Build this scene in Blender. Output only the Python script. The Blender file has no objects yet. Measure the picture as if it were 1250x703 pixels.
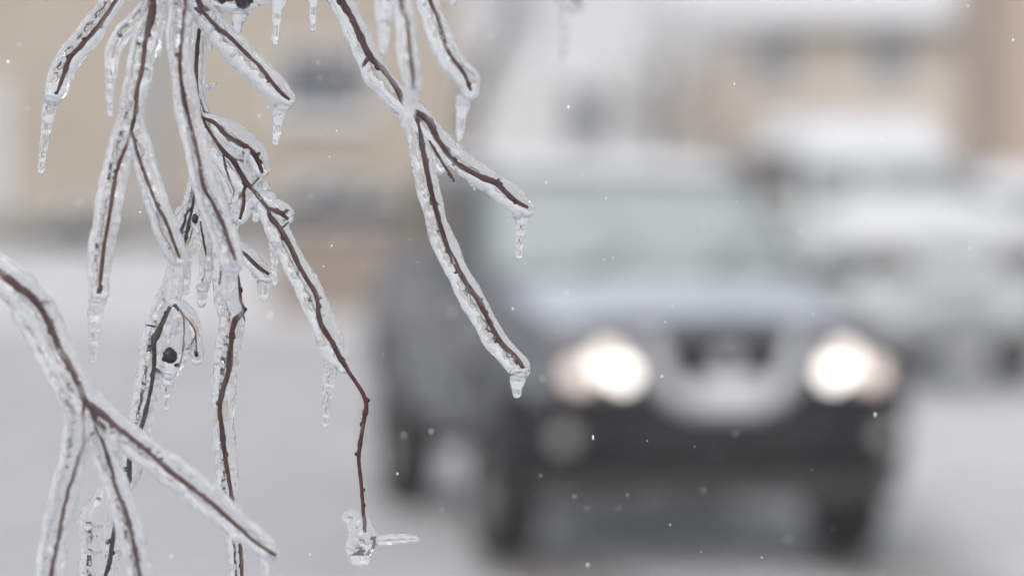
import bpy, bmesh, math, random
from mathutils import Vector, Matrix, noise

# ------------------------------------------------------------------ camera, sky, sun, exposure
sc = bpy.context.scene
C = sc.collection
R = math.radians
W_PX, H_PX, FPX = 1250.0, 703.0, 4687.5
CAM_Z = 1.52
TILT = math.atan(38.5 / FPX)

cd = bpy.data.cameras.new('camera')
cam = bpy.data.objects.new('camera', cd)
C.objects.link(cam)
cam.location = (0, 0, CAM_Z)
cam.rotation_euler = (R(90) - TILT, 0, 0)
cd.sensor_width = 36
cd.lens = 135
cd.clip_start = 0.1
cd.clip_end = 2000
cd.dof.use_dof = True
cd.dof.focus_distance = 2.75
cd.dof.aperture_fstop = 3.3
cd.dof.aperture_blades = 9
cd.dof.aperture_rotation = R(12)
sc.camera = cam
CM = Matrix.Translation(cam.location) @ cam.rotation_euler.to_matrix().to_4x4()

SUN_EL, SUN_ROT = R(50), R(200)
wd = bpy.data.worlds.new('World')
sc.world = wd
wd.use_nodes = True
wn, wl = wd.node_tree.nodes, wd.node_tree.links
wn.clear()
sky = wn.new('ShaderNodeTexSky')
sky.sky_type = 'NISHITA'
sky.sun_disc = False
sky.sun_elevation = SUN_EL
sky.sun_rotation = SUN_ROT
sky.air_density = 1.0
sky.dust_density = 4.0
sky.ozone_density = 1.0
hs = wn.new('ShaderNodeHueSaturation')
hs.inputs['Saturation'].default_value = 0.17
hs.inputs['Value'].default_value = 1.0
bg = wn.new('ShaderNodeBackground')
bg.inputs['Strength'].default_value = 0.13
wo = wn.new('ShaderNodeOutputWorld')
wl.new(sky.outputs[0], hs.inputs['Color'])
wl.new(hs.outputs[0], bg.inputs['Color'])
wl.new(bg.outputs[0], wo.inputs['Surface'])

sd = bpy.data.lights.new('sun', 'SUN')
sd.energy = 0.8
sd.angle = R(25)
sd.color = (1.0, 0.97, 0.93)
sun = bpy.data.objects.new('sun', sd)
C.objects.link(sun)
az = SUN_ROT
sdir = Vector((math.sin(az) * math.cos(SUN_EL), math.cos(az) * math.cos(SUN_EL), math.sin(SUN_EL)))
sun.rotation_euler = (-sdir).to_track_quat('-Z', 'Y').to_euler()

sc.view_settings.view_transform = 'Standard'
sc.view_settings.look = 'None'
sc.view_settings.gamma = 1
sc.view_settings.exposure = 0.48
sc.cycles.use_denoising = True
sc.cycles.max_bounces = 24
sc.cycles.diffuse_bounces = 12
sc.cycles.glossy_bounces = 8
sc.cycles.transmission_bounces = 20
sc.cycles.transparent_max_bounces = 16

# ------------------------------------------------------------------ helpers
def at(px, py, d):
    """point at depth d seen at pixel (px, py) of the 1250x703 frame"""
    return CM @ Vector(((px - W_PX / 2) / FPX * d, -(py - H_PX / 2) / FPX * d, -d))

def link(name, me, mat=None, parent=None, smooth=False):
    if mat is not None:
        me.materials.append(mat)
    if smooth:
        me.polygons.foreach_set('use_smooth', [True] * len(me.polygons))
    o = bpy.data.objects.new(name, me)
    C.objects.link(o)
    if parent is not None:
        o.parent = parent
    return o

def obj(name, bm, mat=None, parent=None, smooth=False, angle=None):
    bmesh.ops.recalc_face_normals(bm, faces=bm.faces)
    me = bpy.data.meshes.new(name)
    bm.to_mesh(me)
    bm.free()
    o = link(name, me, mat, parent, smooth or angle is not None)
    if angle is not None:
        me.set_sharp_from_angle(angle=R(angle))
    return o

def tag(o, label=None, cat=None, group=None, kind=None):
    if label: o['label'] = label
    if cat: o['category'] = cat
    if group: o['group'] = group
    if kind: o['kind'] = kind
    return o

def thing(name, loc, label, cat, rot=(0, 0, 0), group=None):
    o = bpy.data.objects.new(name, None)
    C.objects.link(o)
    o.empty_display_size = 0.05
    o.location = loc
    o.rotation_euler = rot
    return tag(o, label, cat, group)

def box(bm, x0, x1, y0, y1, z0, z1, bevel=0):
    vs = [bm.verts.new((x, y, z)) for x in (x0, x1) for y in (y0, y1) for z in (z0, z1)]
    fs = [bm.faces.new([vs[i] for i in q]) for q in ((0, 1, 3, 2), (4, 6, 7, 5), (0, 4, 5, 1), (2, 3, 7, 6), (0, 2, 6, 4), (1, 5, 7, 3))]
    if bevel:
        es = list({e for f in fs for e in f.edges})
        bmesh.ops.bevel(bm, geom=es, offset=bevel, segments=2, affect='EDGES', profile=0.5)
    return bm

def new_box(*a, **k):
    return box(bmesh.new(), *a, **k)

def spline(pts, step):
    """Catmull-Rom through tuples of any length, resampled about every step (first 3 values are xyz)"""
    out = []
    n = len(pts)
    for i in range(n - 1):
        p0 = pts[max(i - 1, 0)]; p1 = pts[i]; p2 = pts[i + 1]; p3 = pts[min(i + 2, n - 1)]
        L = math.sqrt(sum((p2[k] - p1[k]) ** 2 for k in range(3)))
        m = max(1, int(round(L / step)))
        for j in range(m):
            t = j / m
            out.append(tuple(0.5 * ((2 * p1[k]) + (-p0[k] + p2[k]) * t + (2 * p0[k] - 5 * p1[k] + 4 * p2[k] - p3[k]) * t * t
                             + (-p0[k] + 3 * p1[k] - 3 * p2[k] + p3[k]) * t ** 3) for k in range(len(p1))))
    out.append(tuple(pts[-1]))
    return out

def tube(bm, pts, seg=8, rfun=None, cap=True):
    """tube through (x, y, z, r) points; rfun(point, angle, index) scales the radius"""
    P = [Vector(p[:3]) for p in pts]
    n = len(P)
    rings = []
    up = None
    for i in range(n):
        t = (P[min(i + 1, n - 1)] - P[max(i - 1, 0)])
        if t.length < 1e-9: t = Vector((0, 0, -1))
        t.normalize()
        if up is None:
            up = t.orthogonal().normalized()
        else:
            up = (up - t * up.dot(t))
            up = up.normalized() if up.length > 1e-6 else t.orthogonal().normalized()
        b = t.cross(up)
        ring = []
        for k in range(seg):
            a = 2 * math.pi * k / seg
            d = up * math.cos(a) + b * math.sin(a)
            r = pts[i][3]
            if rfun: r *= rfun(P[i] + d * r, d, i)
            ring.append(bm.verts.new(P[i] + d * r))
        rings.append(ring)
    for i in range(n - 1):
        for k in range(seg):
            bm.faces.new((rings[i][k], rings[i][(k + 1) % seg], rings[i + 1][(k + 1) % seg], rings[i + 1][k]))
    if cap:
        bm.faces.new(rings[0][::-1]); bm.faces.new(rings[-1])
    return bm

def ball(bm, c, r, sub=2, scale=(1, 1, 1), nz=0.0, fr=1.0):
    ret = bmesh.ops.create_icosphere(bm, subdivisions=sub, radius=1.0)
    for v in ret['verts']:
        d = v.co.copy()
        f = 1 + nz * noise.noise(d * fr + Vector(c) * 13)
        v.co = Vector(c) + Vector((d.x * scale[0], d.y * scale[1], d.z * scale[2])) * r * f
    return bm

def lathe(bm, prof, seg=24, axis='z', c=(0, 0, 0)):
    """closed profile of (r, h) turned round an axis"""
    rings = []
    for k in range(seg):
        a = 2 * math.pi * k / seg
        ring = []
        for r, h in prof:
            p = (r * math.cos(a), r * math.sin(a), h)
            if axis == 'x': p = (h, p[0], p[1])
            elif axis == 'y': p = (p[0], h, p[1])
            ring.append(bm.verts.new((p[0] + c[0], p[1] + c[1], p[2] + c[2])))
        rings.append(ring)
    m = len(prof)
    for k in range(seg):
        A, B = rings[k], rings[(k + 1) % seg]
        for i in range(m):
            j = (i + 1) % m
            bm.faces.new((A[i], A[j], B[j], B[i]))
    bmesh.ops.remove_doubles(bm, verts=bm.verts, dist=1e-5)
    return bm

def slab(fn, u0, u1, v0, v1, nu, nv, t0, t1, crop=None):
    """thin closed plate that follows fn(u, v) between the offsets t0 and t1 along its normal"""
    bm = bmesh.new()
    lay = [[], []]
    e = 1e-3
    for i in range(nu + 1):
        rows = [[], []]
        for j in range(nv + 1):
            u = u0 + (u1 - u0) * i / nu; v = v0 + (v1 - v0) * j / nv
            if crop: u, v = crop(i / nu, j / nv)
            p = Vector(fn(u, v))
            du = Vector(fn(u + e, v)) - Vector(fn(u - e, v)); dv = Vector(fn(u, v + e)) - Vector(fn(u, v - e))
            nn = du.cross(dv)
            nn = nn.normalized() if nn.length > 1e-12 else Vector((0, 0, 1))
            for q, t in ((0, t0), (1, t1)):
                rows[q].append(bm.verts.new(p + nn * t))
        lay[0].append(rows[0]); lay[1].append(rows[1])
    for q in (0, 1):
        g = lay[q]
        for i in range(nu):
            for j in range(nv):
                f = (g[i][j], g[i + 1][j], g[i + 1][j + 1], g[i][j + 1])
                bm.faces.new(f if q else f[::-1])
    a, b = lay
    loop = [(i, 0) for i in range(nu)] + [(nu, j) for j in range(nv)] + [(i, nv) for i in range(nu, 0, -1)] + [(0, j) for j in range(nv, 0, -1)]
    for k in range(len(loop)):
        (i, j), (m, n) = loop[k], loop[(k + 1) % len(loop)]
        bm.faces.new((a[i][j], a[m][n], b[m][n], b[i][j]))
    return bm

# ------------------------------------------------------------------ materials
class NT:
    def __init__(s, name):
        s.m = bpy.data.materials.new(name)
        s.m.use_nodes = True
        s.n, s.l = s.m.node_tree.nodes, s.m.node_tree.links
        s.n.clear()
        s.out = s.n.new('ShaderNodeOutputMaterial')
    def node(s, t, **kw):
        x = s.n.new('ShaderNode' + t)
        for k, v in kw.items():
            if k in x.inputs.keys():
                i = x.inputs[k]
                if hasattr(v, 'is_linked'): s.l.new(v, i)
                else: i.default_value = v
            else:
                setattr(x, k, v)
        return x
    def noise(s, scale, detail=3, rough=0.5, vec=None):
        t = s.node('TexNoise', Scale=scale, Detail=detail, Roughness=rough)
        s.l.new(vec if vec is not None else s.node('TexCoord').outputs['Object'], t.inputs['Vector'])
        return t.outputs['Fac']
    def ramp(s, fac, stops):
        r = s.n.new('ShaderNodeValToRGB')
        while len(r.color_ramp.elements) < len(stops): r.color_ramp.elements.new(0.5)
        for e, (p, c) in zip(r.color_ramp.elements, stops):
            e.position = p
            e.color = (c, c, c, 1) if isinstance(c, (int, float)) else (*c, 1)
        s.l.new(fac, r.inputs[0])
        return r.outputs['Color']
    def mix(s, fac, a, b):
        x = s.node('MixRGB')
        for sock, v in zip((x.inputs[0], x.inputs[1], x.inputs[2]), (fac, a, b)):
            if hasattr(v, 'is_linked'): s.l.new(v, sock)
            elif isinstance(v, (int, float)): sock.default_value = v
            else: sock.default_value = (*v, 1)
        return x.outputs[0]
    def bump(s, h, strength, dist):
        return s.node('Bump', Height=h, Strength=strength, Distance=dist).outputs[0]
    def surf(s, sh):
        s.l.new(sh, s.out.inputs['Surface'])
        return s.m

def principled(name, col, rough=0.5, metal=0.0, var=0.15, scale=20, bump=None, spec=0.5, coat=0.0):
    t = NT(name)
    n = t.noise(scale, 4)
    c = t.ramp(n, [(0.3, tuple(x * (1 - var) for x in col)), (0.7, tuple(min(1, x * (1 + var)) for x in col))])
    p = t.node('BsdfPrincipled', Roughness=rough, Metallic=metal)
    p.inputs['Specular IOR Level'].default_value = spec
    p.inputs['Coat Weight'].default_value = coat
    t.l.new(c, p.inputs['Base Color'])
    if bump:
        t.l.new(t.bump(t.noise(bump[0], 4), bump[1], bump[2]), p.inputs['Normal'])
    return t.surf(p.outputs[0])

def frosted(name, col, rough, cover, scale=6, metal=0.0, snow=(0.78, 0.8, 0.83), spec=0.5):
    """a surface with ragged patches of rime and blown snow lying on it"""
    t = NT(name)
    f = t.ramp(t.noise(scale, 6, 0.62), [(max(0.0, 0.62 - cover), 0.0), (max(0.05, 0.85 - cover), 1.0)])
    p = t.node('BsdfPrincipled', Metallic=metal)
    p.inputs['Specular IOR Level'].default_value = spec
    t.l.new(t.mix(f, col, snow), p.inputs['Base Color'])
    t.l.new(t.mix(f, (rough,) * 3, (0.85,) * 3), p.inputs['Roughness'])
    t.l.new(t.bump(f, 0.3, 0.004), p.inputs['Normal'])
    return t.surf(p.outputs[0])

def ice_material(name, cloud, bump=0.35):
    t = NT(name)
    co = t.node('TexCoord').outputs['Object']
    big = t.noise(110, 3, 0.5, co)
    mp = t.node('Mapping'); t.l.new(co, mp.inputs[0]); mp.inputs['Scale'].default_value = (1.0, 1.0, 0.45)
    lumps = t.noise(210, 2, 0.45, mp.outputs[0])
    fine = t.noise(620, 2, 0.5, mp.outputs[0])
    mul = t.node('Math', operation='MULTIPLY_ADD')
    t.l.new(fine, mul.inputs[0]); mul.inputs[1].default_value = 0.10; t.l.new(lumps, mul.inputs[2])
    nrm = t.bump(mul.outputs[0], bump, 0.0022)
    g = t.node('BsdfGlass', IOR=1.31, Roughness=0.03)
    g.inputs['Color'].default_value = (0.985, 0.99, 1.0, 1)
    t.l.new(nrm, g.inputs['Normal'])
    d = t.node('BsdfDiffuse'); d.inputs['Color'].default_value = (0.93, 0.94, 0.96, 1)
    tr = t.node('BsdfTranslucent'); tr.inputs['Color'].default_value = (0.93, 0.94, 0.96, 1)
    t.l.new(nrm, d.inputs['Normal'])
    w = t.node('MixShader'); w.inputs[0].default_value = 0.5
    t.l.new(d.outputs[0], w.inputs[1]); t.l.new(tr.outputs[0], w.inputs[2])
    # milky streaks, plus bright edge light put into the colour along the flanks
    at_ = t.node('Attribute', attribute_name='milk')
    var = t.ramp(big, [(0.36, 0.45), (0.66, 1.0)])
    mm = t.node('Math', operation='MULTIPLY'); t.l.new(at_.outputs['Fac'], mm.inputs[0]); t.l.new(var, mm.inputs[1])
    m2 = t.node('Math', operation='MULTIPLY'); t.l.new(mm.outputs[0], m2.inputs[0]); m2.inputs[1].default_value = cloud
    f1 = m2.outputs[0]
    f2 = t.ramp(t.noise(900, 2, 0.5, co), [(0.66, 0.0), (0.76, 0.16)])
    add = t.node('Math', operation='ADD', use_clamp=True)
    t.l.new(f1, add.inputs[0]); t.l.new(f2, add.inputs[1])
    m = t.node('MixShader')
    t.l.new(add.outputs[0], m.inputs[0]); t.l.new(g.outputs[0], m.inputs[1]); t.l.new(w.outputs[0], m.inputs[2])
    return t.surf(m.outputs[0])

def emitter(name, col, strength):
    t = NT(name)
    e = t.node('Emission', Strength=strength)
    e.inputs['Color'].default_value = (*col, 1)
    return t.surf(e.outputs[0])

def brick_material(name, c1, c2, mortar, bw=0.22, bh=0.075):
    t = NT(name)
    co = t.node('TexCoord').outputs['Object']
    sep = t.node('SeparateXYZ'); t.l.new(co, sep.inputs[0])
    cmb = t.node('CombineXYZ')
    s = t.node('Math', operation='ADD'); t.l.new(sep.outputs[0], s.inputs[0]); t.l.new(sep.outputs[1], s.inputs[1])
    t.l.new(s.outputs[0], cmb.inputs[0]); t.l.new(sep.outputs[2], cmb.inputs[1])
    b = t.node('TexBrick', Scale=1.0)
    b.inputs['Brick Width'].default_value = bw; b.inputs['Row Height'].default_value = bh
    b.inputs['Mortar Size'].default_value = 0.008
    b.inputs['Color1'].default_value = (*c1, 1); b.inputs['Color2'].default_value = (*c2, 1); b.inputs['Mortar'].default_value = (*mortar, 1)
    t.l.new(cmb.outputs[0], b.inputs['Vector'])
    c = t.mix(0.35, b.outputs['Color'], t.ramp(t.noise(0.9, 5, 0.6, co), [(0.3, tuple(x * 0.75 for x in c1)), (0.7, tuple(x * 1.15 for x in c2))]))
    p = t.node('BsdfPrincipled', Roughness=0.85)
    t.l.new(c, p.inputs['Base Color'])
    t.l.new(t.bump(b.outputs['Fac'], -0.5, 0.01), p.inputs['Normal'])
    return t.surf(p.outputs[0])

M = {}
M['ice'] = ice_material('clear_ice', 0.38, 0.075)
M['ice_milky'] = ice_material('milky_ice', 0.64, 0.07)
M['twig'] = principled('red_brown_bark', (0.066, 0.017, 0.016), 0.55, var=0.5, scale=300, bump=(700, 0.6, 0.0006))
M['twig_grey'] = principled('grey_black_bark', (0.045, 0.04, 0.04), 0.6, var=0.6, scale=400, bump=(800, 0.6, 0.0006))
M['twig_tan'] = principled('tan_stalk', (0.22, 0.12, 0.075), 0.55, var=0.3, scale=300)
M['berry'] = principled('black_dried_berry', (0.018, 0.017, 0.02), 0.35, var=0.5, scale=300, bump=(500, 0.8, 0.001))
M['flake'] = principled('snow_flake', (0.9, 0.91, 0.93), 0.7, var=0.02)
M['snow'] = principled('fresh_snow', (0.58, 0.59, 0.612), 0.8, var=0.05, scale=3, bump=(18, 0.4, 0.02))
M['ground_snow'] = principled('trodden_snow', (0.49, 0.495, 0.512), 0.8, var=0.08, scale=1.5, bump=(18, 0.4, 0.02))
M['paint'] = frosted('frosted_slate_paint', (0.12, 0.125, 0.14), 0.35, 0.08, 4.0, 0.3, (0.5, 0.51, 0.53))
M['hood'] = frosted('rimed_slate_paint', (0.16, 0.175, 0.20), 0.4, 0.42, 5.0, 0.2, (0.46, 0.485, 0.535))
M['plastic'] = principled('black_bumper_plastic', (0.010, 0.010, 0.012), 0.7, var=0.4, scale=12, spec=0.25)
M['skid'] = frosted('dirty_grey_skid', (0.04, 0.038, 0.037), 0.6, 0.12, 9.0, 0, (0.18, 0.175, 0.17))
M['grille'] = principled('black_grille', (0.015, 0.015, 0.017), 0.5)
M['chrome'] = frosted('rimed_chrome', (0.5, 0.5, 0.52), 0.25, 0.36, 14.0, 0.7, (0.62, 0.63, 0.65))
M['windscreen'] = frosted('frosted_windscreen', (0.20, 0.245, 0.235), 0.15, 0.36, 5.0, 0, (0.315, 0.346, 0.345))
M['grey_screen'] = frosted('snow_dusted_windscreen', (0.10, 0.12, 0.125), 0.15, 0.24, 5.0, 0, (0.34, 0.36, 0.365))
M['glass'] = principled('tinted_car_glass', (0.02, 0.024, 0.026), 0.08, var=0.2)
M['tyre'] = principled('tyre_rubber', (0.02, 0.02, 0.02), 0.85, var=0.4, scale=30, bump=(60, 0.6, 0.004))
M['rim'] = principled('alloy_rim', (0.30, 0.30, 0.31), 0.35, 0.8)
M['white_paint'] = frosted('snowy_white_paint', (0.46, 0.47, 0.465), 0.4, 0.22, 3.0, 0, (0.55, 0.56, 0.575))
M['grey_paint'] = frosted('snowy_grey_paint', (0.20, 0.215, 0.24), 0.4, 0.22, 3.0, 0, (0.5, 0.51, 0.53))
M['lamp'] = emitter('low_beam_lit', (1.0, 0.95, 0.89), 3.1)
M['lamp_high'] = emitter('high_beam_lit', (1.0, 0.88, 0.80), 1.7)
M['lamp_side'] = emitter('side_lamp_lit', (1.0, 0.87, 0.79), 1.25)
M['reflector'] = principled('lamp_reflector', (0.16, 0.16, 0.165), 0.35, 0.5, var=0.05)
M['plate'] = principled('plate_white', (0.62, 0.63, 0.66), 0.5, var=0.1, scale=8)
M['amber'] = principled('unlit_lamp_glass', (0.35, 0.34, 0.34), 0.25)
def clear_cover():
    t = NT('clear_lamp_cover')
    a = t.node('BsdfTransparent'); g = t.node('BsdfGlossy', Roughness=0.05)
    f = t.node('Fresnel', IOR=1.45); m = t.node('MixShader')
    t.l.new(f.outputs[0], m.inputs[0]); t.l.new(a.outputs[0], m.inputs[1]); t.l.new(g.outputs[0], m.inputs[2])
    return t.surf(m.outputs[0])
M['cover'] = clear_cover()
M['tan_brick'] = brick_material('tan_brick', (0.335, 0.285, 0.235), (0.40, 0.345, 0.29), (0.4, 0.36, 0.31))
M['cream_brick'] = brick_material('cream_brick', (0.60, 0.515, 0.43), (0.66, 0.585, 0.50), (0.52, 0.46, 0.4))
M['red_brick'] = brick_material('red_brown_brick', (0.21, 0.16, 0.13), (0.26, 0.195, 0.16), (0.30, 0.27, 0.25))
M['brown_brick'] = brick_material('pale_brown_brick', (0.47, 0.35, 0.27), (0.53, 0.41, 0.33), (0.42, 0.37, 0.33))
M['siding'] = principled('white_siding', (0.64, 0.645, 0.655), 0.6, var=0.04, scale=1)
M['trim'] = principled('white_trim', (0.70, 0.70, 0.69), 0.5, var=0.05)
M['pane'] = principled('window_pane', (0.045, 0.055, 0.075), 0.06, var=0.3, scale=1.5)
M['grey_pane'] = principled('window_pane_over_blind', (0.20, 0.21, 0.235), 0.08, var=0.2, scale=1.5)
M['curtain'] = principled('pale_curtain_behind_pane', (0.42, 0.45, 0.47), 0.3, var=0.1, scale=5)
M['foundation'] = principled('grey_foundation', (0.14, 0.14, 0.13), 0.85, scale=3)
M['downspout'] = principled('grey_downspout', (0.30, 0.30, 0.30), 0.5)
M['hedge'] = principled('dark_evergreen', (0.045, 0.055, 0.045), 0.7, var=0.5, scale=15)
M['bark'] = principled('grey_bark', (0.12, 0.10, 0.09), 0.9, var=0.4, scale=8)
M['rime_twig'] = frosted('rimed_branches', (0.22, 0.20, 0.19), 0.8, 0.46, 8.0)
M['door'] = principled('brown_door', (0.12, 0.06, 0.04), 0.5)

# ------------------------------------------------------------------ the setting
def sm(a, b, x):
    t = min(1, max(0, (x - a) / (b - a)))
    return t * t * (3 - 2 * t)

def ground_z(x, y):
    z = 0.026 * max(0, y - 17) if y > 20 else 0.026 * (max(0, y - 14) ** 2) / 12
    z = min(z, 0.026 * 27)
    z += 0.95 * sm(44, 50, y)
    z += 0.012 * max(0, y - 55)
    z += 0.03 * noise.noise(Vector((x * 0.35, y * 0.35, 0))) * sm(2, 8, y)
    z += 0.16 * sm(2.2, 3.0, x) * (1 - sm(3.6, 5.0, x)) * (1 - sm(27, 31, y)) * (0.8 + 0.5 * noise.noise(Vector((x * 1.3, y * 0.9, 4))))
    return z

def sheet(name, xs, ys, dz, mat, rough=0.0):
    bm = bmesh.new()
    g = [[bm.verts.new((x, y, ground_z(x, y) + dz + rough * noise.fractal(Vector((x * 2.2, y * 1.6, 1.7)), 1.0, 2.0, 4))) for x in xs] for y in ys]
    for i in range(len(ys) - 1):
        for j in range(len(xs) - 1):
            bm.faces.new((g[i][j], g[i][j + 1], g[i + 1][j + 1], g[i + 1][j]))
    return tag(obj(name, bm, mat, smooth=True), kind='structure')

def seq(*parts):
    out = []
    for a, b, s in parts:
        n = int(round((b - a) / s))
        out += [a + (b - a) * i / n for i in range(n)]
    return out + [parts[-1][1]]

sheet('ground', seq((-300, -30, 30), (-30, -8, 1), (-8, 12, 0.25), (12, 30, 1), (30, 300, 30)),
      seq((-30, 4, 2), (4, 36, 0.3), (36, 60, 0.6), (60, 100, 4), (100, 400, 30)), -0.02, M['ground_snow'])

def road_material():
    t = NT('packed_slush')
    co = t.node('TexCoord').outputs['Object']
    mp = t.node('Mapping'); t.l.new(co, mp.inputs[0]); mp.inputs['Scale'].default_value = (1.4, 0.35, 1)
    n1 = t.noise(1.1, 6, 0.6, mp.outputs[0]); n2 = t.noise(14, 4, 0.6, co)
    c = t.mix(t.ramp(n1, [(0.35, 0.0), (0.7, 1.0)]), (0.38, 0.384, 0.396), (0.45, 0.455, 0.47))
    c = t.mix(t.ramp(n2, [(0.45, 0.0), (0.75, 0.35)]), c, (0.33, 0.325, 0.32))
    p = t.node('BsdfPrincipled', Roughness=0.6)
    t.l.new(c, p.inputs['Base Color']); t.l.new(t.bump(n2, 0.4, 0.02), p.inputs['Normal'])
    return t.surf(p.outputs[0])
M['road'] = road_material()
sheet('road', seq((-40, -8, 2), (-8, 2.3, 0.25)), seq((-10, 4, 2), (4, 43, 0.3)), 0.004, M['road'], 0.012)

# dirty wheel ruts worn through the slush, one strip per wheel line
def rut_material():
    t = NT('dirty_wet_rut')
    n = t.noise(2.5, 6, 0.65)
    c = t.ramp(n, [(0.35, (0.15, 0.14, 0.135)), (0.65, (0.30, 0.29, 0.285))])
    p = t.node('BsdfPrincipled', Roughness=0.45)
    t.l.new(c, p.inputs['Base Color']); t.l.new(t.bump(t.noise(20, 3), 0.5, 0.02), p.inputs['Normal'])
    return t.surf(p.outputs[0])
M['rut'] = rut_material()
CAR_F = Vector((0.985, 18.0, 0)); CAR_YAW = R(11.5)
def rut(off, name):
    bm = bmesh.new()
    rows = []
    for i in range(45):
        v = -9.0 + i * 0.22
        w = 0.30 + 0.08 * noise.noise(Vector((v * 0.8, off, 0)))
        row = []
        for k in range(5):
            u = off + (k / 4 - 0.5) * 2 * w + 0.05 * noise.noise(Vector((v * 1.1, off * 3, k)))
            p = CAR_F + Vector((u * math.cos(CAR_YAW) - v * math.sin(CAR_YAW), u * math.sin(CAR_YAW) + v * math.cos(CAR_YAW), 0))
            row.append(bm.verts.new((p.x, p.y, ground_z(p.x, p.y) + 0.009 + 0.012 * noise.fractal(Vector((p.x * 2.2, p.y * 1.6, 1.7)), 1.0, 2.0, 4))))
        rows.append(row)
    for i in range(len(rows) - 1):
        for k in range(4):
            bm.faces.new((rows[i][k], rows[i][k + 1], rows[i + 1][k + 1], rows[i + 1][k]))
    return tag(obj(name, bm, M['rut'], smooth=True), kind='structure')
rut(-0.80, 'wheel_rut'); rut(0.80, 'wheel_rut')
# pale snow strip added under the SUV to brighten the shaded gap
rg = bmesh.new(); rows = []
for i in range(34):
    v = 0.1 + i * 0.125
    row = []
    for k in range(13):
        f = k / 12 * 2 - 1
        u = f * (.60 + .05 * noise.noise(Vector((v * .9, 0, 5))))
        p = CAR_F + Vector((u * math.cos(CAR_YAW) - v * math.sin(CAR_YAW), u * math.sin(CAR_YAW) + v * math.cos(CAR_YAW), 0))
        row.append(rg.verts.new((p.x, p.y, ground_z(p.x, p.y) - .03 + .10 * (1 - f ** 4) * sm(.1, .8, v) * (1 - sm(3.2, 4.2, v)) - .03 * (1 - sm(.1, .5, v) * (1 - sm(3.6, 4.2, v))) + .03 * noise.noise(p * 2.5))))
    rows.append(row)
for a, b in zip(rows, rows[1:]):
    for k in range(12): rg.faces.new((a[k], a[k + 1], b[k + 1], b[k]))
M['bright_gap_snow'] = principled('gap_brightening_snow', (0.80, 0.81, 0.84), 0.8, var=0.05, scale=3, bump=(18, 0.4, 0.02))
tag(obj('gap_brightener', rg, M['bright_gap_snow'], smooth=True), kind='structure')

# ------------------------------------------------------------------ houses
def window(par, x0, x1, z0, z1, yf, pane='pane', bars=1):
    """window part of a house: y = yf is the wall face, towards the camera is -y"""
    f = bmesh.new()
    w = 0.08
    box(f, x0 - w, x0, yf - 0.05, yf + 0.06, z0 - w, z1 + w); box(f, x1, x1 + w, yf - 0.05, yf + 0.06, z0 - w, z1 + w)
    box(f, x0, x1, yf - 0.05, yf + 0.06, z1, z1 + w); box(f, x0, x1, yf - 0.05, yf + 0.06, z0 - w, z0)
    o = obj('window', f, M['trim'], par)
    obj('pane', new_box(x0 + 0.002, x1 - 0.002, yf - 0.012, yf + 0.0, z0 + 0.002, z1 - 0.002), M[pane], o)
    for k in range(bars):
        xm = x0 + (x1 - x0) * (k + 1) / (bars + 1)
        obj('glazing_bar', new_box(xm - 0.025, xm + 0.025, yf - 0.04, yf - 0.013, z0 + 0.003, z1 - 0.003), M['trim'], o)
    obj('sill', new_box(x0 - 0.14, x1 + 0.14, yf - 0.12, yf + 0.03, z0 - w - 0.07, z0 - w - 0.002), M['trim'], o)
    return o

def snow_roof(par, x0, x1, y0, y1, ze, rise, over=0.45, mat='snow'):
    """gable roof, ridge along x, under a thick layer of snow"""
    r = bmesh.new()
    ym = (y0 + y1) / 2
    prof = [(y0 - over, ze), (ym, ze + rise), (y1 + over, ze), (y1 + over, ze - 0.18), (ym, ze + rise - 0.18), (y0 - over, ze - 0.18)]
    a = [r.verts.new((x0 - over, y, z)) for y, z in prof]; b = [r.verts.new((x1 + over, y, z)) for y, z in prof]
    r.faces.new(a[::-1]); r.faces.new(b)
    for i in range(6):
        j = (i + 1) % 6
        r.faces.new((a[i], a[j], b[j], b[i]))
    roof = obj('roof', r, M['foundation'], par)
    s = bmesh.new()
    n = 24
    up, lo = [], []
    for i in range(n + 1):
        x = x0 - over - 0.03 + (x1 - x0 + 2 * over + 0.06) * i / n
        ru, rl = [], []
        for k in range(13):
            t = k / 12
            y = y0 - over - 0.05 + (y1 - y0 + 2 * over + 0.1) * t
            zb = ze + rise * (1 - abs(y - ym) / (ym - y0 + over)) + 0.004
            edge = min(t, 1 - t, i / n, 1 - i / n)
            h = 0.04 + 0.22 * sm(0, 0.08, edge) + 0.05 * noise.noise(Vector((x, y, 3)))
            ru.append(s.verts.new((x, y, zb + h))); rl.append(s.verts.new((x, y, zb)))
        up.append(ru); lo.append(rl)
    for i in range(n):
        for k in range(12):
            s.faces.new((up[i][k], up[i + 1][k], up[i + 1][k + 1], up[i][k + 1])); s.faces.new((lo[i][k], lo[i][k + 1], lo[i + 1][k + 1], lo[i + 1][k]))
    for i in range(n):
        s.faces.new((up[i][0], lo[i][0], lo[i + 1][0], up[i + 1][0])); s.faces.new((up[i][12], up[i + 1][12], lo[i + 1][12], lo[i][12]))
    for k in range(12):
        s.faces.new((up[0][k], up[0][k + 1], lo[0][k + 1], lo[0][k])); s.faces.new((up[n][k], lo[n][k], lo[n][k + 1], up[n][k + 1]))
    obj('snow_cover', s, M['snow'], roof, smooth=True)
    obj('gutter', new_box(x0 - over, x1 + over, y0 - over - 0.12, y0 - over - 0.053, ze - 0.17, ze - 0.04), M['trim'], roof)
    return roof

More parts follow.
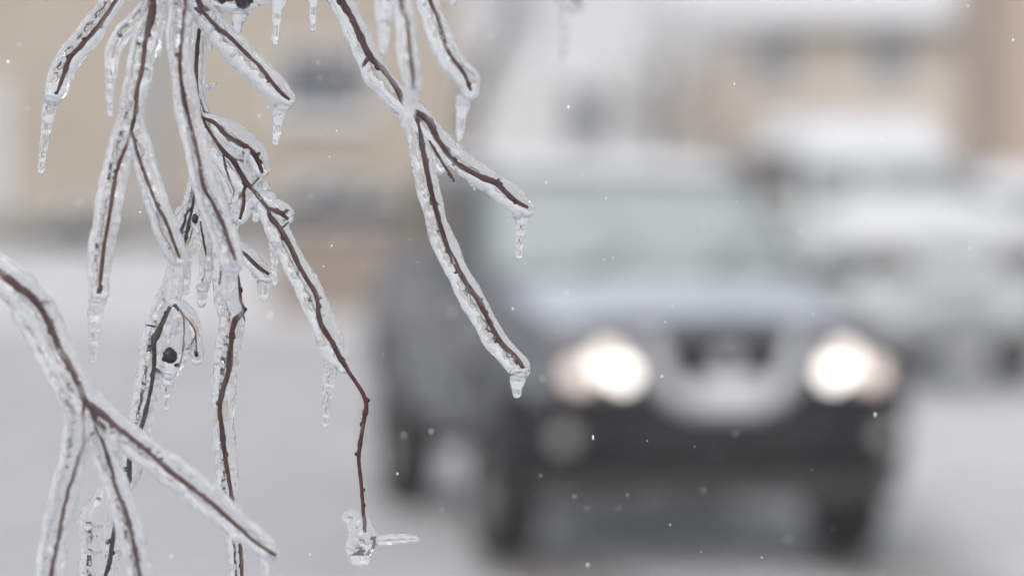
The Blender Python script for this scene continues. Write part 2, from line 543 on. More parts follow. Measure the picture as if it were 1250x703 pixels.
def gable_wall(par, x0, x1, y0, y1, z0, ze, rise, mat):
    bm = box(bmesh.new(), x0, x1, y0, y1, z0, ze - 0.185)
    ym = (y0 + y1) / 2
    for x in (x0, x1 - 0.2):
        a = [bm.verts.new((x, y, z)) for y, z in ((y0, ze - 0.187), (y1, ze - 0.187), (ym, ze + rise * 0.9 - 0.3))]
        b = [bm.verts.new((x + 0.2, y, z)) for y, z in ((y0, ze - 0.187), (y1, ze - 0.187), (ym, ze + rise * 0.9 - 0.3))]
        bm.faces.new(a); bm.faces.new(b[::-1])
        for i in range(3):
            j = (i + 1) % 3
            bm.faces.new((a[i], b[i], b[j], a[j]))
    return obj('wall', bm, mat, par)

def pxx(px, d): return (px - 625) / FPX * d
def pxz(py, d): return CAM_Z - (py - 313) / FPX * d

# tan brick house
D = 52.0
bz = ground_z(-6, D)
hx0, hx1 = pxx(-900, D), pxx(556, D)
h1 = thing('tan_house', ((hx0 + hx1) / 2, D, bz), 'tan brick house with dark square window above a snowy lawn', 'house')
def loc(h, x): return x - h.location.x
gable_wall(h1, loc(h1, hx0), loc(h1, hx1), 0, 8, -1.0, 5.6, 2.0, M['tan_brick'])
obj('foundation', new_box(loc(h1, hx0) - 0.04, loc(h1, hx1) + 0.04, -0.06, 8.05, -1.0, 0.42), M['foundation'], h1)
snow_roof(h1, loc(h1, hx0), loc(h1, hx1), 0, 8, 5.6, 2.0)
window(h1, loc(h1, pxx(345, D)), loc(h1, pxx(445, D)), pxz(138, D) - bz, pxz(62, D) - bz, 0, 'pane', 1)
window(h1, loc(h1, pxx(-95, D)), loc(h1, pxx(2, D)), pxz(270, D) - bz, pxz(100, D) - bz, 0, 'curtain', 1)
window(h1, loc(h1, pxx(-420, D)), loc(h1, pxx(-290, D)), pxz(138, D) - bz, pxz(42, D) - bz, 0, 'pane', 1)
dsx = loc(h1, pxx(182, D))
ds = bmesh.new(); box(ds, dsx - 0.22, dsx + 0.22, -0.16, -0.002, 0.1, 5.3, 0.02)
obj('downspout', ds, M['downspout'], h1)

# cream brick house
D = 86.0
bz = ground_z(8, D)
hx0, hx1 = pxx(838, D), pxx(1218, D)
h2 = thing('cream_house', ((hx0 + hx1) / 2, D, bz), 'cream brick two-storey house with paired upper windows behind the parked cars', 'house')
eave = pxz(30, D) - bz + 0.1
gable_wall(h2, loc(h2, hx0), loc(h2, hx1), 0, 9, -1.0, eave, 2.6, M['cream_brick'])
obj('foundation', new_box(loc(h2, hx0) - 0.04, loc(h2, hx1) + 0.04, -0.06, 9.05, -1.0, 0.35), M['foundation'], h2)
snow_roof(h2, loc(h2, hx0), loc(h2, hx1), 0, 9, eave, 2.6)
for a in (945, 1085):
    window(h2, loc(h2, pxx(a - 24, D)), loc(h2, pxx(a + 24, D)), pxz(98, D) - bz, pxz(42, D) - bz, 0, 'grey_pane')
for a in (925, 1105):
    window(h2, loc(h2, pxx(a - 36, D)), loc(h2, pxx(a + 36, D)), pxz(262, D) - bz, pxz(190, D) - bz, 0, 'curtain', 2)
dr = obj('door', new_box(loc(h2, pxx(1020, D)) - 0.48, loc(h2, pxx(1020, D)) + 0.48, -0.07, -0.002, 0.36, 2.45), M['door'], h2)
ball_ = bmesh.new(); ball(ball_, (loc(h2, pxx(1020, D)) + 0.38, -0.1, 1.35), 0.04, 1)
obj('handle', ball_, M['chrome'], dr)

# red-brown brick house at the frame's edge
D = 66.0
bz = ground_z(11, D)
hx0, hx1 = pxx(1240, D), pxx(2000, D)
h3 = thing('brown_house', ((hx0 + hx1) / 2, D, bz), 'red-brown brick house corner rising beside the cream brick house', 'house')
gable_wall(h3, loc(h3, hx0), loc(h3, hx1), 0, 9, -1.0, 6.0, 2.6, M['brown_brick'])
snow_roof(h3, loc(h3, hx0), loc(h3, hx1), 0, 9, 6.0, 2.6)
obj('foundation', new_box(loc(h3, hx0) - 0.04, loc(h3, hx1) + 0.04, -0.06, 9.05, -1.0, 0.35), M['foundation'], h3)
window(h3, loc(h3, pxx(1420, D)), loc(h3, pxx(1520, D)), 3.6, 4.8, 0)
window(h3, loc(h3, pxx(1420, D)), loc(h3, pxx(1540, D)), 0.9, 2.2, 0)

# white sided house in the gap
D = 74.0
bz = ground_z(1, D)
hx0, hx1 = pxx(566, D), pxx(826, D)
h4 = thing('white_house', ((hx0 + hx1) / 2, D, bz), 'white sided house with a small dark window between the brick houses', 'house')
gable_wall(h4, loc(h4, hx0), loc(h4, hx1), 0, 9, -1.0, 6.4, 2.2, M['siding'])
for k in range(24):   # clapboards
    z = 0.45 + k * 0.24
    if z + 0.22 < 6.2:
        obj('clapboard', new_box(loc(h4, hx0) + 0.004, loc(h4, hx1) - 0.004, -0.03 - 0.002 * (k % 2), -0.001, z, z + 0.225), M['siding'], h4)
snow_roof(h4, loc(h4, hx0), loc(h4, hx1), 0, 9, 6.4, 2.2)
obj('foundation', new_box(loc(h4, hx0) - 0.04, loc(h4, hx1) + 0.04, -0.06, 9.05, -1.0, 0.42), M['foundation'], h4)
window(h4, loc(h4, pxx(690, D)), loc(h4, pxx(742, D)), pxz(185, D) - bz, pxz(105, D) - bz, -0.034, 'grey_pane')

# ------------------------------------------------------------------ garden: brick wall, hedge, trees
rnd = random.Random(5)
def low_wall(px0, px1, d, label):
    x0, x1 = pxx(px0, d), pxx(px1, d)
    z0 = ground_z((x0 + x1) / 2, d)
    t = thing('garden_wall', ((x0 + x1) / 2, d, z0 - 0.1), label, 'garden wall')
    w = (x1 - x0) / 2
    hh = pxz(285, d) - z0 + 0.1
    obj('wall', new_box(-w, w, 0, 0.3, -0.3, hh, 0.01), M['red_brick'], t)
    obj('coping', new_box(-w - 0.04, w + 0.04, -0.05, 0.35, hh + 0.002, hh + 0.07, 0.01), M['foundation'], t)
    s = bmesh.new(); box(s, -w - 0.03, w + 0.03, -0.04, 0.34, hh + 0.072, hh + 0.13, 0.025)
    obj('snow_cap', s, M['snow'], t, smooth=True)
low_wall(330, 485, 45.5, 'low red-brown brick garden wall capped with snow before the tan house')

def bush(px, py, d, rx, rz, label, n=900, seed=1):
    r = random.Random(seed)
    x, z = pxx(px, d), ground_z(pxx(px, d), d)
    t = thing('shrub', (x, d, z), label, 'shrub')
    bm = bmesh.new()
    for _ in range(n):
        while True:
            p = Vector((r.uniform(-1, 1), r.uniform(-1, 1), r.uniform(0, 1)))
            if 0.35 < p.length < 1 + 0.2 * noise.noise(p * 3 + Vector((seed, 0, 0))): break
        c = Vector((p.x * rx, p.y * rx * 0.6, p.z * rz))
        u = Vector((r.gauss(0, 1), r.gauss(0, 1), r.gauss(0, 1))).normalized() * 0.09
        v = u.orthogonal().normalized() * 0.035
        bm.faces.new([bm.verts.new(c + q) for q in (-u, v, u, -v)])
    obj('foliage', bm, M['hedge'], t)
    st = bmesh.new()
    for k in range(5):
        a = k * 1.3
        tube(st, [(0.1 * math.cos(a), 0.06 * math.sin(a), -0.1, 0.03), (rx * 0.4 * math.cos(a), rx * .25 * math.sin(a), rz * 0.5, 0.018), (rx * 0.6 * math.cos(a), rx * .35 * math.sin(a), rz * 0.85, 0.006)], 5)
    obj('stem', st, M['bark'], t)
    sn = bmesh.new()
    for k in range(14):
        a = r.uniform(0, 6.28); q = r.uniform(0, 0.75)
        ball(sn, (q * rx * math.cos(a), q * rx * 0.6 * math.sin(a), rz * math.sqrt(1 - q * q) * 0.96), 0.16 * r.uniform(0.6, 1.2), 1, (1.3, 1.2, 0.4))
    obj('snow_cap', sn, M['snow'], t, smooth=True)
bush(400, 270, 51.2, 0.85, 0.95, 'dark evergreen shrub under the square window of the tan house', 1500, 3)
bush(470, 270, 51.0, 0.55, 0.75, 'small dark evergreen shrub at the end of the tan brick house', 1000, 7)
bush(88, 290, 50.6, 0.42, 0.5, 'lone small dark shrub on the snowy lawn left of the grey downspout', 800, 11)

def tree(px, d, h, label, seed, levels=5):
    r = random.Random(seed)
    x, z = pxx(px, d), ground_z(pxx(px, d), d)
    t = thing('bare_tree', (x, d, z - 0.1), label, 'tree')
    tr, cr = bmesh.new(), bmesh.new()
    def grow(p, dirn, L, rad, lev):
        pts = [(*p, rad)]
        q = p.copy(); dd = dirn.copy()
        for i in range(4):
            dd = (dd + Vector((r.gauss(0, .12), r.gauss(0, .12), r.gauss(0.03, .08)))).normalized()
            q = q + dd * L / 4
            pts.append((*q, rad * (1 - 0.45 * (i + 1) / 4)))
        tube(tr if lev <= 1 else cr, pts, 7 if lev <= 1 else 4)
        if lev < levels:
            for k in range(4 if lev else 6):
                f = r.uniform(0.4, 1.0) if k else 1.0
                i = min(3, int(f * 4))
                b = Vector(pts[i + 1][:3])
                nd = (dd + Vector((r.gauss(0, .6), r.gauss(0, .6), r.gauss(0.1, .4)))).normalized()
                grow(b, nd, L * r.uniform(.55, .75), rad * 0.5 * r.uniform(.8, 1.1), lev + 1)
    grow(Vector((0, 0, 0)), Vector((0, 0, 1)), h * 0.36, h * 0.022, 0)
    obj('trunk', tr, M['bark'], t, smooth=True)
    obj('crown', cr, M['rime_twig'], t)
tree(560, 62, 7.0, 'bare rime-covered tree standing where the tan house ends', 4)
tree(800, 70, 7.5, 'bare rime-covered tree in front of the white house near the cream house', 9)

# ------------------------------------------------------------------ cars
def lerp_tab(tab, x):
    if x <= tab[0][0]: return tab[0][1:]
    for a, b in zip(tab, tab[1:]):
        if x <= b[0]:
            t = (x - a[0]) / (b[0] - a[0])
            return tuple(p + (q - p) * t for p, q in zip(a[1:], b[1:]))
    return tab[-1][1:]

SIDE = [(0.0, .90), (0.10, .965), (0.25, .995), (0.45, 1.0), (0.65, .995), (0.80, .98), (0.90, .95), (0.96, .90)]

def build_car(name, loc_, yaw, pitch, label, L=4.75, hw=0.93, hood0=1.08, hood1=1.27, roof=1.80, paint='paint', hoodm='hood',
              screen='windscreen', lit=True, snow_roof_t=0.07, snow_hood_t=0.0, vcab=(1.3, 4.62), vroof=(2.15, 4.3), trim='plastic', grm='grille', lift=.07, sill=.31):
    # local frame: front bumper at y = 0 facing -y, tail at y = L, wheels on z = 0
    root = thing(name, loc_, label, 'car', (pitch, 0, yaw))
    k = L / 4.75
    tab = [(0.0, .70, .44, hood0 - .14), (.05, .80, .37, hood0 - .05), (.16, .875, .33, hood0), (.45, .915, sill, hood0 + .04), (.9, .93, sill, hood0 + .10),
           (1.35, .93, sill, hood1), (2.0, .935, sill, hood1 + .01), (3.6, .935, sill + .01, hood1 + .02), (4.3, .92, sill + .03, hood1 + .03), (4.62, .88, sill + .09, hood1 + .02), (4.75, .80, sill + .15, hood1 - .05)]
    tab = [(a * k, b * hw / .93, c, d) for a, b, c, d in tab]
    def side(v, t, s=1):
        w, zb, zt = lerp_tab(tab, v)
        f, = lerp_tab(SIDE, t)
        return (s * w * f, v, zb + (zt - zb) * t)
    def top(v, f):     # hood / deck surface, f = -1..1 across
        w, zb, zt = lerp_tab(tab, v)
        return (w * .90 * f, v, zt - (zt - zb) * .04 * abs(f) ** 3 + .035 * (1 - f * f))
    # body shell with wheel wells cut out
    vs = [0.0, .02, .05, .1, .16, .3, .45, .65, .9, 1.1, 1.35, 1.7, 2.0, 2.5, 3, 3.6, 4.0, 4.3, 4.5, 4.62, 4.7, 4.75]
    bm = bmesh.new(); rings = []
    for v in [q * k for q in vs]:
        ts = [0.0, .1, .25, .45, .65, .8, .9, .96]
        pts = [side(v, t, 1) for t in ts] + [top(v, f) for f in (.8, .5, .2, -.2, -.5, -.8)] + [side(v, t, -1) for t in reversed(ts)]
        w, zb, zt = lerp_tab(tab, v)
        pts += [(-w * .45, v, zb - .01), (w * .45, v, zb - .01)]
        rings.append([bm.verts.new(p) for p in pts])
    n = len(rings[0])
    for a, b in zip(rings, rings[1:]):
        for i in range(n):
            bm.faces.new((a[i], a[(i + 1) % n], b[(i + 1) % n], b[i]))
    bm.faces.new(rings[0]); bm.faces.new(rings[-1][::-1])
    body = obj('body', bm, M[paint], root, smooth=True)
    axles = (.92 * k, 3.72 * k)
    WR = .37
    cb = bmesh.new()
    for ay in axles:
        for s in (-1, 1):
            lathe(cb, [(0.0, s * .60), (WR + .075, s * .60), (WR + .075, s * 1.2), (0.0, s * 1.2)], 28, 'x', (0, ay, WR))
    cut = obj('cutter', cb)
    bo = body.modifiers.new('wells', 'BOOLEAN'); bo.operation = 'DIFFERENCE'; bo.object = cut; bo.solver = 'EXACT'
    bpy.context.view_layer.update()
    me = bpy.data.meshes.new_from_object(body.evaluated_get(bpy.context.evaluated_depsgraph_get()))
    body.modifiers.clear(); body.data = me
    me.polygons.foreach_set('use_smooth', [True] * len(me.polygons)); me.set_sharp_from_angle(angle=R(35))
    bpy.data.objects.remove(cut)
    # wheels, arches
    for ay in axles:
        for s in (-1, 1):
            w = bpy.data.objects.new('wheel', None); C.objects.link(w); w.parent = root; w.location = (s * (hw - .13), ay, WR); w.empty_display_size = .1
            ty = lathe(bmesh.new(), [(.24, -.11), (.33, -.125), (.36, -.10), (WR, -.06), (WR, .06), (.36, .10), (.33, .125), (.24, .11)], 36, 'x')
            obj('tyre', ty, M['tyre'], w, smooth=True)
            rm = lathe(bmesh.new(), [(.24, -.10), (.245, .10), (.225, .10), (.205, .02), (.205, -.10)], 30, 'x')
            for q in range(6):
                a = q * math.pi / 3
                m0 = len(rm.verts)
                box(rm, s * .04 - .015, s * .04 + .025, -.028, .028, .03, .21)
                rm.verts.ensure_lookup_table()
                bmesh.ops.rotate(rm, verts=rm.verts[m0:], cent=(0, 0, 0), matrix=Matrix.Rotation(a, 3, 'X'))
            lathe(rm, [(0, s * .02), (.055, s * .02), (.05, s * .075), (0, s * .08)], 16, 'x')
            obj('rim', rm, M['rim'], w)
            ar = bmesh.new(); rr = []
            for q in range(19):
                a = R(-12) + R(204) * q / 18
                ring = []
                for rad, xo in ((WR + .073, .0), (WR + .073, .035), (WR + .14, .03), (WR + .14, .0)):
                    yy, zz = ay + rad * math.cos(a), WR + rad * math.sin(a)
                    wv, zb, zt = lerp_tab(tab, yy); tt = min(.95, max(0, (zz - zb) / (zt - zb))); f, = lerp_tab(SIDE, tt)
                    ring.append(ar.verts.new((s * (wv * f - .012 + xo), yy, zz)))
                rr.append(ring)
            for a, b in zip(rr, rr[1:]):
                for i in range(4): ar.faces.new((a[i], a[(i + 1) % 4], b[(i + 1) % 4], b[i]))
            ar.faces.new(rr[0]); ar.faces.new(rr[-1][::-1])
            obj('wheel_arch', ar, M['plastic'], root)
    ax = bmesh.new()
    tube(ax, [(-hw + .2, axles[1], WR, .05), (hw - .2, axles[1], WR, .05)], 8)
    ball(ax, (-.10, axles[1], WR - .02), .17, 2)
    obj('rear_axle', ax, M['plastic'], root, smooth=True)
    # cabin
    N = 6.0
    def cab(h):
        v0 = (vcab[0] + (vroof[0] - vcab[0]) * h) * k; v1 = (vcab[1] + (vroof[1] - vcab[1]) * h) * k
        w = (hw * .93) + (hw * .76 - hw * .93) * h
        return (v0 + v1) / 2, (v1 - v0) / 2, w, hood1 - .02 + (roof - hood1 + .02) * h
    def front(u, h, s=-1):
        c, l, w, z = cab(h); a = min(.9999, abs(u))
        return (u * w, c + s * l * (1 - a ** N) ** (1 / N), z)
    def flank(u, h, s=1):
        c, l, w, z = cab(h); a = min(.9999, abs(u))
        return (s * w * (1 - a ** N) ** (1 / N), c + u * l, z)
    bm = bmesh.new(); rings = []
    for h in (0, .25, .5, .75, .93, 1.0):
        c, l, w, z = cab(h)
        if h == 1.0: l -= .05; w -= .05
        ring = []
        for i in range(48):
            a = 2 * math.pi * i / 48; ca, sa = math.cos(a), math.sin(a)
            ring.append(bm.verts.new((w * math.copysign(abs(ca) ** (2 / N), ca), c + l * math.copysign(abs(sa) ** (2 / N), sa), z)))
        rings.append(ring)
    for a, b in zip(rings, rings[1:]):
        for i in range(48): bm.faces.new((a[i], a[(i + 1) % 48], b[(i + 1) % 48], b[i]))
    bm.faces.new(rings[-1])
    obj('cabin', bm, M[paint], root, angle=30)
    ws = obj('windscreen', slab(lambda u, h: front(u, h, -1), -.90, .90, .10, .90, 16, 8, .004, .012), M[screen], root, smooth=True)
    obj('rear_window', slab(lambda u, h: front(u, h, 1), .85, -.85, .25, .88, 12, 6, .004, .012), M['glass'], root, smooth=True)
    for s in (-1, 1):
        for a, b in ((-.80, -.25), (-.20, .36), (.42, .80)):
            def crop(i, j, a=a, b=b):
                return (a + (b - a) * i, .16 + .70 * j)
            obj('side_window', slab(lambda u, h, s=s: flank(u, h, s), a, b, .16, .86, 8, 5, .004 * s, .012 * s, crop), M['glass'], root)
        # doors with handles
        for a, b in ((1.42, 2.42), (2.46, 3.26)):
            d = obj('door', slab(lambda v, t, s=s: side(v * k, t, s), a, b, .12, .93, 8, 8, -.004 * s, -.014 * s), M[paint], root, angle=40)
            obj('handle', new_box(*sorted((s * (hw * .985), s * (hw * .985 + .035))), (b - .26) * k, (b - .08) * k, hood1 - .17, hood1 - .14, .006), M['chrome'], d)
        m = bpy.data.objects.new('mirror', None); C.objects.link(m); m.parent = root; m.location = (s * (hw + .10), 1.72 * k, hood1 + .06)
        mb = bmesh.new(); ball(mb, (0, 0, 0), 1, 2, (.125, .075, .095)); obj('shell', mb, M[paint], m, smooth=True)
        obj('arm', new_box(*sorted((-s * .17, -s * .08)), -.03, .03, -.07, -.03), M['plastic'], m)
        obj('mirror_glass', new_box(-.09, .09, .068, .08, -.06, .06), M['reflector'], m)
        rl = bmesh.new(); tube(rl, spline([(s * hw * .67, vroof[0] * k + .1, roof - .01, .014), (s * hw * .67, vroof[0] * k + .25, roof + .045, .014), (s * hw * .67, vroof[1] * k - .25, roof + .045, .014), (s * hw * .67, vroof[1] * k - .1, roof - .01, .014)], .1), 6)
        obj('roof_rail', rl, M['plastic'], root, smooth=True)
        # tail lamp
        obj('tail_lamp', new_box(*sorted((s * hw * .74, s * hw * .90)), L - .14, L - .005, hood1 - .38, hood1 - .10, .01), M['amber'], root)
    # hood panel
    obj('hood', slab(lambda u, v: top(v, u), -.88, .88, .26 * k, 1.28 * k, 16, 12, .004, .016), M[hoodm], root, smooth=True)
    for s in (-.45, .25):
        wp = bmesh.new(); p0 = Vector(front(s, .06)); p1 = Vector(front(s + .38, .34))
        o_ = Vector((0, -.03, .02)); tube(wp, [(*(p0 + o_), .012), (*((p0 + p1) / 2 + o_ * 1.1), .010), (*(p1 + o_), .007)], 5)
        obj('wiper', wp, M['plastic'], ws)
    # bumper: black lower mask wrapping the nose
    def nose(u, z):      # u -1..1 across the front face, wraps round the corner
        a = abs(u)
        return (u * hw, lerp_tab([(0, -.05), (.6, -.045), (.75, -.03), (.86, .01), (.94, .11), (.985, .30), (1, .40)], a)[0], z)
    zt = hood0 - .30
    bmp = bmesh.new(); g = []
    for z, o_ in ((.36, .05), (.39, .005), (.47, -.02), (zt - .06, -.02), (zt, .01), (zt + .012, .05)):
        g.append([bmp.verts.new((nose(u, z)[0], nose(u, z)[1] + o_, z)) for u in [(-1 + 2 * i / 28) for i in range(29)]])
    back = [[bmp.verts.new((v.co.x * .90, v.co.y + .10, v.co.z)) for v in r_] for r_ in (g[0], g[-1])]
    G = [back[0]] + g + [back[1]]
    for a, b in zip(G, G[1:]):
        for i in range(28): bmp.faces.new((a[i], a[i + 1], b[i + 1], b[i]))
    for i in range(28): bmp.faces.new((back[1][i], back[1][i + 1], back[0][i + 1], back[0][i]))
    bmp.faces.new([r_[0] for r_ in G]); bmp.faces.new([r_[-1] for r_ in G][::-1])
    bumper = obj('bumper', bmp, M[trim], root, angle=40)
    obj('skid_plate', slab(lambda u, z: (nose(u, z)[0], nose(u, z)[1] + .03 + (.36 - z) * .3, z), -.88, .88, .25, .345, 20, 3, .0, .02), M['skid'], bumper)
    obj('intake', new_box(-.42, .42, -.072, -.03, .45, zt - .10, .006), M[grm], bumper)
    for q in range(3):
        z = .47 + q * .05
        obj('intake_slat', new_box(-.415, .415, -.080, -.0725, z, z + .016), M[trim], bumper)
    for s in (-1, 1):
        fl = bpy.data.objects.new('fog_lamp', None); C.objects.link(fl); fl.parent = root; fl.location = (s * .73 * hw / .93, -.045, .55)
        obj('bezel', lathe(bmesh.new(), [(.06, -.02), (.085, -.015), (.085, .04), (.06, .04)], 20, 'y'), M['plastic'], fl)
        obj('lens', lathe(bmesh.new(), [(0, -.01), (.058, -.006), (.058, .035), (0, .035)], 20, 'y'), M['amber'], fl)
    # grille with its broad U shaped bright frame
    gr = bpy.data.objects.new('grille', None); C.objects.link(gr); gr.parent = root; gr.location = (0, 0, 0)
    zg0, zg1 = hood0 - .27, hood0 - .03
    def gp(x, z): return (x, -.05 + .25 * (abs(x) / hw) ** 3 + (z - zg0) * .16, z)
    bk = bmesh.new()
    f_ = [(-.30, zg1), (.30, zg1), (.24, zg0 + .02), (-.24, zg0 + .02)]
    fr = [bk.verts.new(Vector(gp(*p)) + Vector((0, -.012, 0))) for p in f_]; bb = [bk.verts.new(Vector(gp(*p)) + Vector((0, .08, 0))) for p in f_]
    bk.faces.new(fr); bk.faces.new(bb[::-1])
    for i in range(4): bk.faces.new((fr[i], bb[i], bb[(i + 1) % 4], fr[(i + 1) % 4]))
    obj('mesh_panel', bk, M[grm], gr)
    for q in range(4):
        z = zg0 + .05 + q * .05; w = .235 + .05 * q / 4
        p = gp(0, z)
        obj('grille_bar', new_box(-w, w, p[1] - .024, p[1] - .0125, z, z + .014), M[trim], gr)
    ch = bmesh.new()
    upts = [(-.36, zg1 + .01, .045), (-.33, zg1 - .10, .05), (-.29, zg0 + .04, .058), (-.20, zg0 - .05, .062), (0, zg0 - .065, .062), (.20, zg0 - .05, .062), (.29, zg0 + .04, .058), (.33, zg1 - .10, .05), (.36, zg1 + .01, .045)]
    tube(ch, spline([(*(Vector(gp(x, z)) + Vector((0, -.015, 0))), r_) for x, z, r_ in upts], .03), 8)
    for v in ch.verts: v.co.y = -.03 + (v.co.y + .03) * .7
    obj('bright_frame', ch, M['chrome'], gr, smooth=True)
    obj('badge', lathe(bmesh.new(), [(0, -.10), (.05, -.10), (.055, -.085), (.055, -.05), (0, -.05)], 20, 'y', (0, .02, (zg0 + zg1) / 2 + .01)), M['chrome'], gr)
    obj('licence_plate', new_box(-.155, .155, -.135, -.125, hood0 - .36, hood0 - .21, .003), M['plate'], root)
    # headlights
    for s in (-1, 1):
        hl = bpy.data.objects.new('headlight', None); C.objects.link(hl); hl.parent = root
        hl.location = (s * .62, -.065, hood0 - .175)
        hs_ = bmesh.new()
        out = [(-.20, .075), (-.02, .095), (.16, .085), (.22, .05), (.20, -.05), (.10, -.095), (-.10, -.10), (-.19, -.06)]
        def yo(x): return -.02 + .30 * max(0, (x + .1)) ** 1.6
        A = [hs_.verts.new((s * x, yo(x) - .03, z)) for x, z in out]; B = [hs_.verts.new((s * x * .9, yo(x) + .16, z * .9)) for x, z in out]
        hs_.faces.new(B)
        for i in range(8): hs_.faces.new((A[i], B[i], B[(i + 1) % 8], A[(i + 1) % 8]))
        obj('housing', hs_, M['reflector'], hl)
        cv = bmesh.new(); A = [cv.verts.new((s * x * .99, yo(x) - .036, z * .99)) for x, z in out]; ct = cv.verts.new((0, -.075, 0))
        for i in range(8): cv.faces.new((A[i], A[(i + 1) % 8], ct))
        obj('lens_cover', cv, M['cover'], hl, smooth=True)
        for nm, x, z, r_, mt in (('low_beam', -.115, -.025, .055, 'lamp'), ('high_beam', -.05, .03, .08, 'lamp_high'), ('side_lamp', .085, -.025, .065, 'lamp_side')):
            yb = -.03 if nm == 'low_beam' else (.0 if nm == 'high_beam' else .01)
            b = obj(nm, lathe(bmesh.new(), [(0, yb - .03), (r_ * .7, yb - .022), (r_, yb), (r_, yb + .02), (0, yb + .02)], 20, 'y', (s * x, 0, z)), M[mt] if lit else M['amber'], hl, smooth=True)
    # snow on roof and hood
    def snow_on(nm, fn, u0, u1, v0, v1, th):
        bm = bmesh.new(); nu, nv = 22, 22; T, B = [], []
        for i in range(nu + 1):
            a, b = [], []
            for j in range(nv + 1):
                u = u0 + (u1 - u0) * i / nu; v = v0 + (v1 - v0) * j / nv
                p = Vector(fn(u, v)); e = min(i, nu - i) / nu, min(j, nv - j) / nv
                h = th * (sm(0, .12, e[0]) * sm(0, .12, e[1])) ** .6 * (1 + .35 * noise.noise(p * 3)) + .004
                a.append(bm.verts.new(p + Vector((0, 0, h)))); b.append(bm.verts.new(p - Vector((0, 0, .01))))
            T.append(a); B.append(b)
        for i in range(nu):
            for j in range(nv):
                bm.faces.new((T[i][j], T[i + 1][j], T[i + 1][j + 1], T[i][j + 1])); bm.faces.new((B[i][j], B[i][j + 1], B[i + 1][j + 1], B[i + 1][j]))
        lp = [(i, 0) for i in range(nu)] + [(nu, j) for j in range(nv)] + [(i, nv) for i in range(nu, 0, -1)] + [(0, j) for j in range(nv, 0, -1)]
        for q in range(len(lp)):
            (i, j), (m_, n_) = lp[q], lp[(q + 1) % len(lp)]
            bm.faces.new((T[i][j], B[i][j], B[m_][n_], T[m_][n_]))
        obj(nm, bm, M['snow'], root, smooth=True)
    if snow_roof_t:
        c, l, w, z = cab(1.0)
        snow_on('roof_snow', lambda u, v: (u, v, z + .006), -w * .93, w * .93, c - l * .93, c + l * .93, snow_roof_t)
    if snow_hood_t:
        snow_on('hood_snow', lambda u, v: Vector(top(v, u)) + Vector((0, 0, .017)), -.92, .92, .06, 1.3 * k, snow_hood_t)
        snow_on('windscreen_snow', lambda u, h: Vector(front(u, h)) + Vector((0, -.02, .012)), -.93, .93, .74, .99, .05)
    for ch_ in root.children:
        if not ch_.name.startswith(('wheel.', 'rear_axle')) and ch_.name != 'wheel': ch_.location.z += lift
    return root

cz = ground_z(1.0, 18.9) + 0.004
rz = ground_z(0.5, 21.7) + 0.004
pit = math.atan2(rz - cz, 2.8)
build_car('suv', (CAR_F.x, CAR_F.y, cz - 0.9 * math.tan(pit)), CAR_YAW, pit,
          'dark slate SUV with lit headlights driving toward the iced branches', hw=.99, hood0=1.04, hood1=1.22, roof=1.75, lift=.125, sill=.42)
gz = ground_z(3.9, 33.5)
build_car('parked_suv', (pxx(1160, 32.0), 32.0, gz), R(10), math.atan(.026),
          'white SUV under thick snow parked behind the lit SUV', L=4.9, hw=.97, hood0=1.18, hood1=1.36, roof=1.95, paint='white_paint', hoodm='white_paint', screen='grey_screen',
          lit=False, snow_roof_t=.24, snow_hood_t=.15, trim='white_paint', grm='grey_paint')
gz = ground_z(6, 40)
build_car('parked_hatchback', (pxx(1306, 41.0), 40.5, gz), R(4), math.atan(.026),
          'grey snow-topped car with dark windows parked beside the snow-covered white SUV', L=4.4, hw=.9, hood0=1.0, hood1=1.18, roof=1.62, paint='grey_paint', hoodm='grey_paint',
          screen='glass', lit=False, snow_roof_t=.14, snow_hood_t=.10)

# ------------------------------------------------------------------ iced branches (the subject)
FD = 2.75
PXM = FD / FPX            # metres for one pixel at the focal distance
rb = random.Random(21)

def P(px, py, dz, r):
    d = FD + dz
    p = at(px, py, d)
    return (p.x, p.y, p.z, r * d / FPX)

def remesh_ice(bm, name, mat, parent, voxel=0.00068, smooth=2):
    bmesh.ops.recalc_face_normals(bm, faces=bm.faces)
    me = bpy.data.meshes.new(name); bm.to_mesh(me); bm.free()
    tmp = bpy.data.objects.new('tmp', me); C.objects.link(tmp)
    m = tmp.modifiers.new('r', 'REMESH'); m.mode = 'VOXEL'; m.voxel_size = voxel; m.adaptivity = 0
    s = tmp.modifiers.new('s', 'SMOOTH'); s.iterations = smooth; s.factor = 0.5
    bpy.context.view_layer.update()
    out = bpy.data.meshes.new_from_object(tmp.evaluated_get(bpy.context.evaluated_depsgraph_get()))
    bpy.data.objects.remove(tmp); bpy.data.meshes.remove(me)
    out.name = name
    out.materials.clear()
    o = link(name, out, mat, parent, True)
    return o

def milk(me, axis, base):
    """milkiness per vertex; flanks seen edge-on are painted whiter as a bright rim"""
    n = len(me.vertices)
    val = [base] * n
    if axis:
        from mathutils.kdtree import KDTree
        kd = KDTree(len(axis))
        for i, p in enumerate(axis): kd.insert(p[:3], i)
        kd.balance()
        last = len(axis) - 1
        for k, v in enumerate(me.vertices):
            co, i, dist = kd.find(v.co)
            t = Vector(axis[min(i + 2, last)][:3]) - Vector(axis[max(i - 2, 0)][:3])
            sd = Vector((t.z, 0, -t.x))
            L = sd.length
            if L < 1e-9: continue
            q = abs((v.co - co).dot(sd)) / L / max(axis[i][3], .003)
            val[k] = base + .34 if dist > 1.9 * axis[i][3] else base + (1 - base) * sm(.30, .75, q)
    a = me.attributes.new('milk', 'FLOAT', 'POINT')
    a.data.foreach_set('value', val)

